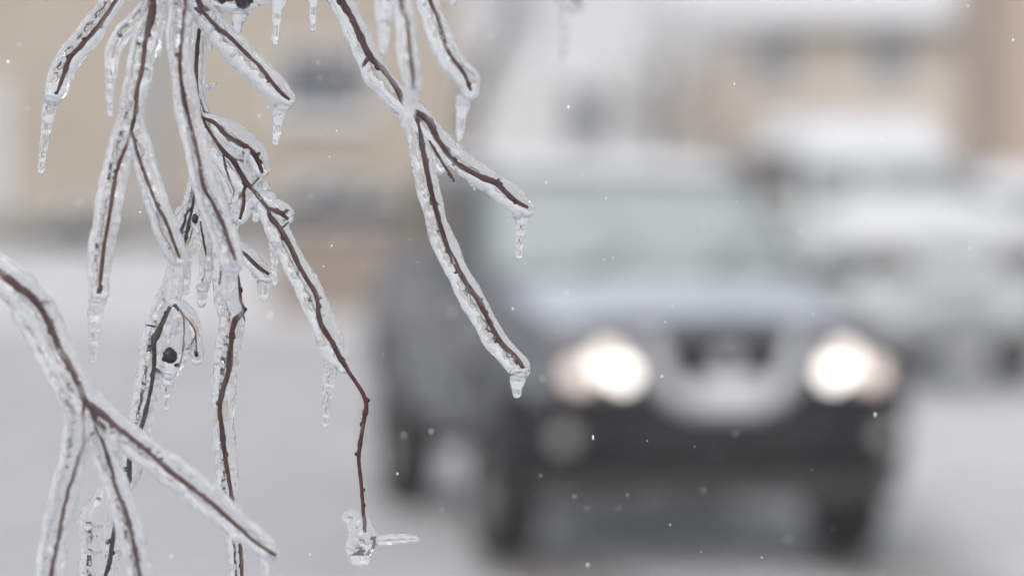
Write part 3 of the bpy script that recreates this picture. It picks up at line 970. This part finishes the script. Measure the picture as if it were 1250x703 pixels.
def ice_rfun(seed, amp=0.16):
    def f(p, d, i):
        q = p * 190 + Vector((seed * 7.1, 0, 0))
        v = 1 + amp * noise.noise(q * 0.34) + amp * 0.5 * noise.noise(q * 0.9) + amp * 0.12 * noise.noise(q * 1.9)
        # melt water gathers underneath before it freezes; faint uneven ripples there
        low = max(0.0, -d.z)
        v += 0.13 * low - 0.05 * max(0.0, d.z)
        v += 0.008 * low * math.sin(p.z * 900 + 7 * noise.noise(q * 0.3)) * max(0, noise.noise(q * 0.2 + Vector((9, 9, 9))) + .3)
        return v
    return f

class Branch:
    def __init__(s, name, label, base, dz=0.0, milky=False, twig='twig', wob=0.012):
        s.dz = dz; s.base = base; s.wob = wob
        b = P(base[0], base[1], dz, 1)
        s.root = thing(name, b[:3], label, 'branch', group=None)
        s.o = Vector(b[:3]); s.ice_bm = bmesh.new(); s.axis = []; s.mat = M['ice_milky'] if milky else M['ice']; s.tm = M[twig]
        s.seed = rb.random() * 100; s.n = 0
    def pts(s, lst, k=1.0, rd=None):
        out = []
        for q in lst:
            px, py = q[0], q[1]
            r = q[2] if len(q) > 2 else rd
            # the branch wanders a little towards and away from the camera
            dz = s.dz + s.wob * noise.noise(Vector((px * 0.012, py * 0.012, s.seed))) + (q[3] if len(q) > 3 else 0)
            p = P(px, py, dz, r * k)
            out.append((p[0] - s.o.x, p[1] - s.o.y, p[2] - s.o.z, p[3]))
        return out
    def ice(s, lst):
        """adds a run of glaze: (px, py, radius px)"""
        pl = spline(s.pts(lst), 1.6 * PXM)
        # round both ends off
        def dome(p, q):
            d = (Vector(p[:3]) - Vector(q[:3])).normalized(); r = p[3]
            return [(*(Vector(p[:3]) + d * r * math.sin(a)), r * math.cos(a)) for a in (0.4, 0.8, 1.15, 1.42)]
        pl = dome(pl[0], pl[1])[::-1] + pl + dome(pl[-1], pl[-2])
        s.n += 1
        tube(s.ice_bm, pl, 18, ice_rfun(s.seed + s.n))
        s.axis += pl
        # frozen drips bulging from the underside, here and there
        k = rb.randint(8, 20)
        while k < len(pl) - 8:
            p = pl[k]; r = p[3]
            q = rb.uniform(.38, .6)
            ball(s.ice_bm, (p[0] + rb.uniform(-.25, .25) * r, p[1] + rb.uniform(-.3, .3) * r, p[2] - r * rb.uniform(.5, .75)), r * q, 3, (1, 1, rb.uniform(1.1, 1.7)), .2, 1.5)
            k += rb.randint(14, 40)
    def lump(s, px, py, r, sc=(1, 1, 1), dz=0):
        p = s.pts([(px, py, r, dz)])[0]
        ball(s.ice_bm, p[:3], p[3], 3, sc, 0.12, 1.6)
    def twig(s, lst, rd=2.7, name='twig', mat=None, knots=True):
        pl = spline(s.pts([(q[0], q[1], (q[2] if len(q) > 2 else rd), (q[3] if len(q) > 3 else -.0021)) for q in lst], .84, rd), 2.0 * PXM)
        bm = bmesh.new(); sd = rb.random() * 50
        def f(p, a, i):
            return 1 + 0.20 * noise.noise(p * 200 + Vector((sd, 0, 0))) + (0.42 * max(0, noise.noise(Vector((i * 0.16, sd, 0))) - 0.25) * 2 if knots else 0)
        tube(bm, pl, 9, f)
        if knots and len(pl) > 14:
            i = rb.randint(5, 10)
            while i < len(pl) - 3:
                p = Vector(pl[i][:3]); r = pl[i][3]
                t = (Vector(pl[i + 1][:3]) - Vector(pl[i - 1][:3])).normalized()
                sd_ = Vector((t.z, 0, -t.x)).normalized() * rb.choice((-1, 1))
                tube(bm, [(*(p - t * r), r * .9), (*(p + sd_ * r * .8), r * .8), (*(p + sd_ * r * 1.15 + t * r * .9), r * .55), (*(p + sd_ * r * 1.2 + t * r * 1.6), r * .2)], 6)
                i += rb.randint(20, 52)
        return obj(name, bm, mat or s.tm, s.root, smooth=True)
    def bud(s, a, b, r=2.2):
        pl = spline(s.pts([(a[0], a[1], r * 0.9, -.0021), ((a[0] + b[0]) / 2, (a[1] + b[1]) / 2, r * 1.15, -.0022), (b[0], b[1], r * 0.75, -.0023)]), 1.2 * PXM)
        bm = bmesh.new(); tube(bm, pl, 7)
        return obj('bud', bm, s.tm, s.root, smooth=True)
    def icicle(s, lst):
        bm = bmesh.new()
        pl = spline(s.pts(lst), 1.5 * PXM)
        d = (Vector(pl[-1][:3]) - Vector(pl[-2][:3])).normalized(); r = pl[-1][3]
        d0 = (Vector(pl[0][:3]) - Vector(pl[1][:3])).normalized(); r0 = pl[0][3]
        pl = [(*(Vector(pl[0][:3]) + d0 * r0 * .45 * math.sin(a)), r0 * math.cos(a)) for a in (1.4, 1.0, .5)] + pl
        pl += [(*(Vector(pl[-1][:3]) + d * r * math.sin(a)), r * math.cos(a)) for a in (0.4, 0.8, 1.15, 1.42)]
        s.n += 1; sd = s.seed + s.n
        def f(p, a, i):
            return 1 + 0.10 * noise.noise(p * 230 + Vector((sd, 0, 0))) + 0.07 * math.sin(i * 0.55 + 4 * noise.noise(Vector((i * .07, sd, 0))))
        tube(bm, pl, 16, f)
        o = obj('icicle', bm, s.mat, s.root, smooth=True)
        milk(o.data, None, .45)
        return o
    def berry(s, px, py, r, name='berry', scale=(1, 1, 1.05), dz=0):
        bm = bmesh.new(); p = s.pts([(px, py, r, dz)])[0]
        ball(bm, p[:3], p[3], 3, scale, 0.3, 2.2)
        return obj(name, bm, M['berry'], s.root, smooth=True)
    def done(s):
        if len(s.ice_bm.verts):
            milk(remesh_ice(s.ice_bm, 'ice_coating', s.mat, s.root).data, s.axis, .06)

# far-left shoot ending in a long icicle
b = Branch('iced_branch', 'single iced shoot ending in one long tapering icicle before the tan wall', (250, -190))
b.ice([(250, -190, 16), (205, -105, 16), (165, -46, 15), (136, 0, 14), (112, 35, 14.5), (94, 58, 15.5), (79, 80, 15.5), (70, 102, 15), (64, 120, 10)])
b.twig([(250, -190, 4.2), (206, -104, 3.8), (168, -45, 3.2), (141, 0), (124, 26), (117, 35), (99, 56), (86, 70), (77, 92), (70, 112, 2.0)], 2.8)
b.bud((121, 28), (123, 34)); b.bud((87, 67), (82, 71)); b.bud((70, 112), (67, 115), 2.0)
b.icicle([(63, 121, 9.5), (59, 140, 8), (56, 160, 6.5), (52, 190, 4.8), (50, 209, 4.0)])
b.done()

# forked branch, a little nearer than the focus
b = Branch('iced_branch', 'milky iced branch forking into two drooping arms like an upside-down Y', (205, -190), -0.095, True)
b.ice([(205, -190, 18), (196, -90, 18), (187, 0, 16), (184, 25, 17), (175, 60, 16.5), (169, 90, 16), (163, 120, 16), (158, 150, 16)])
b.ice([(158, 145, 15), (150, 172, 16), (141, 205, 17), (134, 240, 16.5), (130, 270, 16), (124, 302, 16), (121, 335, 15), (121, 357, 12)])
b.ice([(162, 145, 13), (170, 172, 13), (179, 205, 14.5), (190, 245, 14.5), (202, 275, 15), (211, 298, 15), (217, 314, 12)])
b.ice([(176, 12, 10), (162, 28, 11), (149, 42, 11), (140, 58, 10), (137, 74, 9.5), (135, 95, 7)])
b.ice([(188, 12, 10), (190, 40, 8.5), (191, 64, 6.5)])
b.twig([(205, -190, 6), (196, -90, 5.5), (186, -20, 5), (186, 10, 5), (185, 22, 5.5), (180, 42, 3.2), (176, 57, 2.8), (173, 85, 2.7), (167, 110, 2.6), (165, 135, 2.5), (160, 158, 2.6)], 3)
b.twig([(160, 158, 2.4), (156, 172, 2.3), (142, 210), (136, 245), (127, 298), (123, 331), (121, 356, 1.8)], 2.3)
b.twig([(160, 158, 2.2), (165, 172), (174, 203), (191, 248), (203, 274), (218, 313, 1.6)], 2.1)
b.bud((142, 208), (139, 212)); b.bud((176, 84), (180, 86), 1.8); b.bud((172, 56), (168, 53), 1.8); b.bud((147, 42), (146, 46), 2.4); b.bud((123, 348), (120, 358), 2.4)
b.icicle([(119, 366, 11), (116, 390, 8.5), (115, 415, 6.5), (113, 440, 4.5)])
b.icicle([(135, 98, 6.8), (134, 118, 5), (135, 140, 4)])
b.icicle([(214, 322, 10), (211, 345, 8), (208, 368, 6)])
b.done()

# front central shoot
b = Branch('iced_branch', 'straight milky iced shoot hanging slantwise in front of the tangled twigs', (215, -190), -0.115, True)
b.ice([(215, -190, 15), (219, -90, 15), (221, 0, 15), (218, 31, 15), (217, 60, 14), (224, 94, 14), (228, 130, 16), (234, 155, 14.5), (240, 177, 15), (247, 213, 15), (259, 250, 16.5), (268, 273, 15.5), (276, 294, 16.5), (283, 318, 14)])
b.twig([(215, -190, 4), (221, -90, 3.5), (226, 0, 2.6), (224, 19), (220, 66), (221, 94), (227, 129), (235, 163), (243, 196), (249, 228), (260, 250), (273, 278), (282, 303), (287, 318, 1.7)], 2.4)
b.bud((220, 66), (214, 68), 2.2); b.bud((227, 8), (232, 15), 2)
b.icicle([(282, 326, 12.5), (279, 345, 9), (276, 362, 5)])
b.done()

# tangled main branch in focus
b = Branch('iced_branch', 'glassy tangled branch whose bare tip ends in a lone frozen drop', (262, -190), 0.0)
b.ice([(262, -190, 13), (255, -90, 12), (249, 0, 11), (243, 35, 9), (240, 75, 8), (240, 105, 8), (244, 128, 8.5), (252, 146, 10)])
b.ice([(250, 143, 9), (265, 152, 12), (284, 163, 14), (300, 174, 15), (312, 189, 14), (319, 206, 11)])
b.ice([(254, 150, 10), (264, 175, 13), (276, 192, 15), (290, 210, 16), (302, 228, 15), (314, 243, 13)])
b.ice([(300, 228, 12), (296, 246, 14), (292, 262, 13)])
b.ice([(312, 240, 12), (330, 250, 11.5), (347, 260, 11.5), (350, 264, 10)])
b.ice([(318, 244, 12), (330, 262, 13), (342, 286, 14), (356, 314, 15), (371, 342, 16), (385, 371, 16), (398, 401, 16), (409, 428, 15), (419, 446, 10)])
b.ice([(246, 140, 7), (254, 178, 7), (262, 215, 8), (272, 245, 7)])
b.lump(251, 107, 5, (1.6, 1, 0.8))
b.lump(287, 158, 9, (1.4, 1, 0.8)); b.lump(243, 216, 8); b.lump(306, 216, 9); b.lump(330, 243, 9); b.lump(322, 228, 8); b.lump(283, 185, 11, (1.2, 1, 1)); b.lump(270, 160, 9)
b.ice([(262, 180, 6), (268, 205, 7), (280, 228, 8), (288, 250, 8)])
b.twig([(272, 186, 1.4), (276, 204, 1.5), (283, 222, 1.4), (287, 240, 1.1)], 1.4)
b.twig([(283, 195, 1.3), (292, 196, 1.5), (299, 201, 1.1)], 1.3)
b.twig([(306, 230, 1.4), (312, 222, 1.5), (316, 217, 1.2)], 1.3)
b.twig([(341, 279, 1.5), (347, 276, 1.6), (352, 270, 1.2)], 1.4)
b.icicle([(289, 252, 6), (288, 266, 4.4), (288, 280, 3.2)]); b.icicle([(300, 184, 5, -.012), (301, 196, 4, -.012), (301, 206, 3, -.012)])
b.twig([(262, -190, 4.5), (256, -90, 4), (249, 0, 2.2), (243, 40), (240, 80), (240, 103), (243, 130), (247, 143), (262, 150, 2.6), (277, 165, 3.0), (296, 177, 3.2), (310, 188, 3.4), (317, 202, 3), (320, 211, 2.2)], 2.2)
b.twig([(248, 145, 2), (264, 174, 2.4), (274, 187, 3.2), (283, 195, 3.4), (291, 208, 3.2), (300, 223, 3.2), (306, 230, 3), (318, 243, 2.8), (328, 256, 2.6), (330, 264, 3), (341, 279, 3.2), (349, 293, 3.8), (354, 302, 3.4), (364, 323), (374, 341), (386, 363, 3.2), (391, 393), (405, 417), (415, 437), (426, 454, 2.9), (446, 487, 3.3), (444, 515, 3.2), (438, 556, 3.0), (441, 590, 2.8), (444, 632, 2.6), (445, 650, 2.4)], 3.1)
b.twig([(300, 224, 2.4), (298, 238, 2.4), (297, 251, 2.2), (293, 267, 1.8)], 2.2)
b.twig([(326, 254, 2.4), (335, 257, 2.6), (344, 261, 3.0), (351, 267, 2.0)], 2.4)
b.bud((344, 260), (352, 257), 2); b.bud((446, 486), (451, 490), 2.4); b.bud((438, 555), (433, 553), 2.2); b.bud((296, 178), (303, 178), 2); b.bud((312, 190), (316, 186), 2); b.bud((442, 600), (445, 596), 2); b.bud((387, 366), (391, 363), 1.8); b.bud((404, 414), (400, 412), 1.6)
b.icicle([(314, 218, 8.5), (313, 238, 6), (312, 268, 3.8)])
b.icicle([(335, 296, 7), (335, 318, 5.2), (336, 347, 3.8)])
b.icicle([(404, 448, 9), (401, 475, 7.2), (399, 495, 6), (397, 518, 3.6)])
b.icicle([(257, 106, 3.2), (262, 103, 3.0)])
# frozen drop with its sideways spike
b.lump(429, 631, 11, (1.15, 1, 1)); b.lump(439, 643, 15, (1.1, 1, 1)); b.lump(443, 658, 19); b.lump(438, 668, 17); b.lump(438, 681, 12, (1.15, 1, .95))
b.icicle([(460, 659, 7), (478, 658, 6), (495, 657, 5.2), (509, 657, 4.0)])
b.twig([(452, 640, 1.4, .012), (451, 656, 2.0, .012), (444, 668, 1.6, .012), (433, 674, 1.2, .012)], 1.4, 'refraction_curve', M['twig_grey'], False)  # dark refraction curve inside the drop, modelled as a solid strand
b.done()

# thick shoot crossing behind to the right
b = Branch('iced_branch', 'stout iced shoot slanting down right to a short bent icicle', (195, -150), -0.03, True)
b.ice([(195, -150, 14), (225, -50, 14), (240, 0, 14), (254, 22, 15), (275, 46, 17), (299, 70, 17), (322, 94, 16), (336, 108, 16), (350, 120, 11)])
b.twig([(195, -150, 4), (228, -50, 3.4), (243, 4, 2.8), (252, 20), (267, 35), (280, 47), (299, 65), (318, 84), (331, 100), (342, 113), (353, 122, 1.8)], 2.6)
b.bud((330, 98), (326, 101), 1.8); b.bud((267, 34), (263, 36), 2)
b.icicle([(344, 128, 11.5), (341, 138, 8), (339, 152, 6.2), (336, 174, 4.0)])
b.done()

# twig along the top with berries and four icicles
b = Branch('iced_branch', 'iced twig with dark berries at the top edge dripping four thin icicles', (215, -120), -0.02)
b.ice([(215, -120, 11), (240, -40, 11), (258, -4, 11), (278, 2, 13), (300, 2, 13), (318, -6, 10), (345, -18, 11), (384, -22, 9), (400, -24, 8)])
b.twig([(215, -120, 3.4), (240, -40, 3), (258, -6, 2.8), (280, 0, 2.6), (310, -8, 2.4), (345, -19, 2.4), (384, -23, 2.2), (400, -24, 1.8)], 2.6)
b.berry(271, 0, 5, dz=-.004); b.berry(296, 2, 8.5, dz=-.003); b.berry(303, -1, 6, dz=-.002)
b.lump(300, 3, 15, (1.2, 1, .9)); b.lump(274, 4, 10); b.lump(318, -1, 8)
b.icicle([(261, 10, 9), (260, 28, 6.5), (257, 58, 3.8)])
b.icicle([(294, 16, 11), (290, 28, 6.8), (289, 45, 5), (288, 63, 3.2)])
b.icicle([(342, -10, 10), (339, 12, 7), (337, 35, 5), (336, 52, 4.0)])
b.icicle([(383, -16, 7), (382, 8, 5.2), (382, 36, 3.6)])
b.done()

# berry branch
b = Branch('iced_branch', 'glassy branch with a black berry on curled stalks hanging below the forked branch', (245, -60), 0.03, False, 'twig_grey')
b.ice([(245, -60, 9), (243, 80, 8), (241, 190, 8), (237, 235, 10), (229, 272, 14), (221, 308, 14), (213, 340, 13), (206, 365, 16), (192, 400, 18), (184, 448, 17), (177, 490, 15), (166, 540, 14), (158, 580, 12), (146, 625, 12), (138, 665, 13), (128, 712, 13), (110, 790, 12)])
b.ice([(208, 364, 12), (222, 378, 12), (236, 396, 10), (241, 414, 7), (240, 432, 8.5), (240, 438, 8)])
b.ice([(222, 384, 11), (220, 410, 13), (212, 432, 18), (207, 455, 9)])
b.ice([(128, 602, 10), (118, 628, 19), (116, 660, 20), (116, 700, 19), (106, 780, 14)])
b.ice([(234, 250, 11), (246, 285, 9), (252, 320, 9), (247, 350, 8)])
b.twig([(245, -60, 2.6), (243, 80, 2.4), (241, 190, 2.2), (237, 240, 2), (226, 290, 2), (216, 335, 2), (207, 372, 2.4), (195, 399, 3.4), (190, 412, 4.4), (188.5, 422, 3), (187, 449, 2.8), (184, 472, 2.6), (174, 514, 3), (160, 555, 3.4), (157, 586, 3.2), (147, 620, 2.6), (140, 647, 2.8), (134, 685, 2.8), (126, 712, 2.8), (108, 790, 2.6)], 2.6)
b.twig([(208, 371, 2.4), (214, 374, 3.0), (219, 379, 2.4)], 2.4)
b.twig([(218, 376, 1.2), (224, 388, 1.1), (222, 426, 1.0), (218, 442, 1.0)], 1.1, 'stalk', M['twig_tan'], False)
b.twig([(221, 382, 1.2), (234, 396, 1.1), (239, 408, 1.1), (233, 420, 1.0), (224, 427, 1.0)], 1.1, 'stalk', M['twig_tan'], False)
b.twig([(230, 392, 1.0), (238, 404, 1.0), (240, 428, 0.9)], 1.0, 'stalk', M['twig_tan'], False)
b.berry(207, 434, 9, dz=-.006); b.berry(200, 438, 3, 'calyx', dz=-.006); b.berry(216, 445, 3.4, 'calyx', (1.2, 1, .8), dz=-.006); b.berry(240, 432, 2.6, 'seed', (.8, .8, 1.3)); b.berry(121, 610, 2.4, 'seed'); b.berry(238, 267, 4.8, 'seed', (.8, .8, 1.3), dz=-.012)
b.bud((187, 449), (196, 456), 2.0); b.bud((190, 399), (181, 397), 1.4); b.bud((190, 420), (182, 423), 1.4); b.bud((140, 655), (131, 663), 2.0); b.bud((158, 571), (150, 575), 2.6)
b.twig([(232, 276, .8), (222, 286, .8)], .8, 'thorn', M['twig_grey'], False); b.twig([(234, 278, .8), (228, 298, .8)], .8, 'thorn', M['twig_grey'], False); b.twig([(226, 252, .8), (217, 264, .8)], .8, 'thorn', M['twig_grey'], False)
b.icicle([(206, 458, 8.5), (204, 478, 5.5), (203, 498, 3.4)])
b.icicle([(248, 350, 8), (247, 362, 7), (246, 371, 5)])
b.lump(225, 262, 12); b.lump(240, 292, 10); b.lump(219, 300, 11); b.lump(196, 384, 14); b.lump(230, 396, 9)
b.twig([(236, 250, 1.2), (228, 262, 1.5), (224, 276, 1.3), (216, 292, 1.0)], 1.2, 'thorn', M['twig_grey'])
b.twig([(244, 270, 1.1), (248, 292, 1.4), (252, 312, 1.1)], 1.2, 'thorn', M['twig_grey'])
b.icicle([(226, 322, 8), (227, 338, 6), (227, 356, 4)]); b.icicle([(258, 300, 7), (256, 322, 5.5), (255, 342, 4)])
b.done()

# long vertical twig
b = Branch('iced_branch', 'long slender vertical branch with a sharp elbow near its top, glazed on both sides', (232, -150), 0.02)
b.ice([(232, -150, 9), (228, -20, 8), (228, 90, 8), (238, 170, 8), (254, 240, 9), (270, 290, 12), (275, 330, 16), (277, 360, 17), (283, 393, 16.5), (277, 430, 16), (273, 478, 15), (272, 515, 13.5), (276, 552, 14), (278, 606, 13), (284, 640, 12), (289, 668, 12), (292, 710, 10), (296, 770, 9)])
b.ice([(285, 296, 8), (298, 308, 9.5), (312, 322, 11), (325, 336, 10)])
b.twig([(232, -150, 2.6), (228, -20, 2.5), (228, 90, 2.5), (238, 170, 2.5), (256, 240, 2.5), (275, 290, 2.8), (287, 325, 3), (291, 345, 3.2), (293, 366, 3.6), (296, 380, 4.2), (286, 391, 3.8), (282, 416, 3.2), (279, 450, 3.1), (269, 493, 3.0), (271, 521, 2.9), (275, 556, 2.8), (283, 612, 2.7), (288, 640, 2.7), (294, 679, 2.6), (296, 770, 2.4)], 3)
b.twig([(280, 296, 2.2), (300, 311, 2.4), (313, 324, 2.6), (328, 335, 2.4)], 2.4)
b.twig([(272, 330, 1.2), (269, 346, 1.2)], 1.2, 'thorn', M['twig_grey'], False)
b.bud((296, 380), (301, 376), 2.6); b.bud((295, 384), (298, 392), 2.4); b.bud((269, 492), (265, 494), 1.8); b.bud((291, 672), (296, 676), 2)
b.icicle([(322, 344, 8.8), (322, 356, 7), (322, 364, 5.4)])
b.done()

# near branch from the left edge
b = Branch('iced_branch', 'thick milky iced branch splitting into three arms across the berry branch', (-170, 215), -0.17, True)
b.ice([(-170, 215, 26), (-80, 275, 25), (0, 334, 23), (26, 352, 22), (47, 380, 21), (66, 416, 20), (82, 450, 19), (102, 485, 20), (148, 527, 19), (180, 551, 19), (215, 577, 19), (250, 604, 18.5), (282, 631, 17), (318, 662, 14), (330, 673, 11)])
b.ice([(26, 380, 13), (44, 410, 13), (62, 446, 13), (80, 480, 14), (92, 510, 16), (90, 550, 17), (78, 601, 18), (66, 655, 18), (58, 706, 17), (40, 790, 16)])
b.ice([(105, 490, 14), (117, 520, 15), (130, 560, 16), (143, 592, 16), (155, 630, 17), (164, 668, 17), (172, 708, 16), (186, 790, 15)])
b.twig([(-170, 215, 7), (-80, 275, 6), (0, 333, 5), (25, 353, 4.6), (44, 370, 4.8), (59, 394, 4.6), (73, 428, 4.2), (88, 453, 4.2), (102, 485, 4.2), (112, 496, 3.6), (147, 525, 3.2), (194, 563, 2.9), (264, 619, 2.6), (311, 660, 2.4), (336, 677, 2.0)], 3.4)
b.twig([(100, 484, 2.8), (103, 496), (100, 542), (82, 601), (72, 650), (61, 704), (42, 790)], 2.5)
b.twig([(108, 492, 3.6), (115, 505, 3.4), (123, 531, 2.8), (141, 590), (158, 642), (171, 704), (188, 790)], 2.5)
b.twig([(100, 542, 1.6), (108, 534, 1.6), (116, 526, 1.6)], 1.6)
b.bud((47, 370), (60, 369), 2.4); b.bud((62, 392), (66, 392), 2.2); b.bud((120, 512), (130, 526), 2.6); b.bud((194, 562), (198, 560), 2); b.bud((84, 600), (80, 600), 2); b.bud((154, 636), (160, 642), 2.4)
b.icicle([(326, 680, 9), (324, 690, 6.5), (323, 698, 4)])
b.done()

# main branch on the right
b = Branch('iced_branch', 'long clear iced branch forking into two arms over the SUV windscreen and hood', (330, -170), 0.0)
b.ice([(330, -170, 17), (372, -85, 16), (416, 0, 15), (428, 27, 14), (440, 51, 15), (452, 76, 15), (462, 94, 16), (476, 110, 14.5), (490, 123, 15.5), (508, 140, 15), (528, 163, 14), (549, 183, 14), (570, 203, 13), (586, 213, 13.5), (604, 225, 14), (622, 238, 15), (636, 250, 13.5), (643, 255, 10)])
b.ice([(503, 138, 12), (508, 158, 12.5), (512, 178, 13), (517, 205, 13.5), (525, 238, 14), (533, 270, 13), (544, 301, 15), (560, 335, 14), (577, 366, 15.5), (592, 392, 14), (606, 415, 15), (620, 432, 13.5), (634, 446, 14.5), (636, 451, 12)])
b.ice([(516, 160, 8), (528, 182, 9), (537, 204, 9)])
b.twig([(330, -170, 5.5), (372, -85, 4.8), (416, 0, 4.0), (431, 26, 3.8), (450, 68, 4.0), (469, 89, 3.8), (486, 113, 4.0), (493, 127, 3.4), (508, 137, 3.8), (523, 150, 3.8), (537, 174, 3.4), (557, 198, 3.2), (585, 215, 3.2), (605, 224, 3.4), (626, 243, 2.8), (644, 254, 2.0)], 3.4)
b.twig([(505, 138, 2.6), (511, 152, 2.7), (517, 190, 3.2), (527, 236, 3.2), (541, 288, 3.0), (560, 331, 3.1), (584, 369, 3.1), (609, 415, 3.0), (628, 436, 3.0), (639, 449, 2.4)], 3)
b.twig([(524, 172, 1.8), (536, 193, 1.9), (551, 215, 2.0, -.012), (554, 222, 1.4, -.014)], 1.8)
b.bud((450, 69), (444, 81), 2.2); b.bud((557, 198), (553, 202), 2); b.bud((605, 224), (609, 219), 2.2); b.bud((551, 215), (546, 212), 1.4); b.bud((609, 414), (604, 417), 1.8); b.bud((560, 330), (556, 334), 1.8); b.bud((431, 26), (427, 27), 1.8); b.bud((627, 244), (630, 249), 2); b.bud((584, 368), (589, 365), 1.8); b.bud((530, 246), (534, 250), 1.6)
b.icicle([(638, 264, 8.5), (636, 280, 6.6), (634, 298, 5.4), (633, 313, 4.2)])
b.icicle([(632, 462, 9.5), (631, 473, 7), (631, 481, 5.2)])
b.done()

# blurred short shoots at the top
b = Branch('iced_branch', 'blurred white iced shoot pair overlapping the long forking branch near its fork', (478, -190), -0.235, True)
b.ice([(478, -190, 13), (484, -80, 13), (490, 0, 12.5), (496, 31, 12.5), (498, 69, 13), (505, 100, 11.5)])
b.ice([(478, -120, 12), (474, -50, 13), (470, 0, 13), (469, 25, 10)])
b.twig([(478, -190, 3.2), (484, -80, 2.9), (489, 0), (496, 28), (500, 63), (505, 106, 1.6)], 2.3)
b.bud((496, 28), (499, 30), 2)
b.icicle([(502, 112, 10.5), (500, 128, 9), (497, 152, 7)])
b.icicle([(469, 28, 9.5), (468, 45, 7.5), (468, 62, 5.5)])
b.done()

b = Branch('iced_branch', 'soft milky iced shoot with a single downward icicle beside the long forking branch', (470, -160), -0.125, True)
b.ice([(470, -160, 15), (498, -70, 14.5), (521, 0, 14), (534, 38, 15), (547, 68, 15.5), (560, 84, 14.5), (572, 98, 14), (574, 112, 10.5)])
b.twig([(470, -160, 3.4), (500, -70, 3), (524, 0), (534, 24), (547, 64), (565, 89), (575, 110, 1.7)], 2.4)
b.ice([(512, -40, 9), (535, -28, 9), (551, -22, 9)])
b.bud((547, 64), (550, 66), 1.8)
b.icicle([(566, 120, 10.5), (564, 135, 8), (562, 152, 5.8), (561, 170, 3.8)])
b.icicle([(552, -18, 7), (553, -6, 5), (553, 3, 3.6)])
b.done()

b = Branch('iced_branch', 'faint defocused iced twig tip with one icicle before the white house', (620, -150), 0.62, True)
b.ice([(620, -150, 13), (655, -60, 13), (686, -10, 13), (704, 6, 10)])
b.twig([(620, -150, 3.2), (655, -60, 3), (690, -12, 2.6), (708, 6, 2)], 2.8)
b.icicle([(692, 8, 9), (690, 25, 6.5), (689, 48, 5), (688, 70, 3.8)])
b.done()

# ------------------------------------------------------------------ falling snow
rs = random.Random(77)
sn = bmesh.new()
seen = [(626, 377, .05, 4), (740, 242, 0, 2.5), (899, 246, .1, 2), (1147, 310, 0, 2.5), (790, 538, 0, 2.5), (660, 580, .1, 3), (680, 405, 0, 2), (812, 393, .1, 2.5), (766, 604, .05, 2.5), (799, 614, .02, 2.2),
        (701, 606, .1, 2.8), (717, 620, .15, 2.5), (755, 620, .15, 2.5), (818, 640, .05, 2.6), (856, 673, .05, 2.4), (828, 670, .12, 2.6), (883, 652, 0, 1.8), (930, 680, .1, 3), (991, 573, 0, 2), (848, 545, .05, 2.2), (485, 578, .02, 3),
        (400, 158, 0, 2), (333, 130, .1, 2), (390, 95, .2, 4), (411, 160, .05, 3), (402, 192, .03, 2.5), (395, 325, .0, 2), (326, 98, .08, 2), (510, 320, .03, 2), (737, 317, 0, 2), (620, 270, .1, 2.4), (500, 292, .05, 2), (640, 322, .02, 2), (405, 300, .04, 3), (380, 240, .2, 4)]
def flake(p, r):
    m0 = len(sn.verts)
    ball(sn, p, r, 1, (rs.uniform(.7, 1.1), rs.uniform(.7, 1.1), rs.uniform(.9, 1.9)), .5, 3)
for px, py, dz, r in seen:
    q = P(px, py, dz * 1.6 + rs.choice((-.07, .05, .09)), r * .34); flake(q[:3], q[3])
for _ in range(800):
    d = rs.uniform(2.0, 8.0)
    q = at(rs.uniform(-150, 1400), rs.uniform(-150, 850), d)
    flake(q, rs.uniform(.0004, .0010) * (1 if d < 4 else 1.3))
tag(obj('falling_snow', sn, M['flake'], smooth=True), 'sparse small snowflakes drifting through the air', 'snow', kind='stuff')

# ------------------------------------------------------------------ haze of blowing snow
hz = NT('snow_haze')
pv = hz.node('ShaderNodeVolumePrincipled'.replace('ShaderNode', ''))
pv.inputs['Color'].default_value = (0.93, 0.94, 0.96, 1)
pv.inputs['Density'].default_value = 0.0025
hz.l.new(pv.outputs[0], hz.out.inputs['Volume'])
tag(obj('haze', new_box(-320, 320, -40, 420, -2.0, 14.0), hz.m), 'pale haze of fine blowing snow', 'haze', kind='stuff')
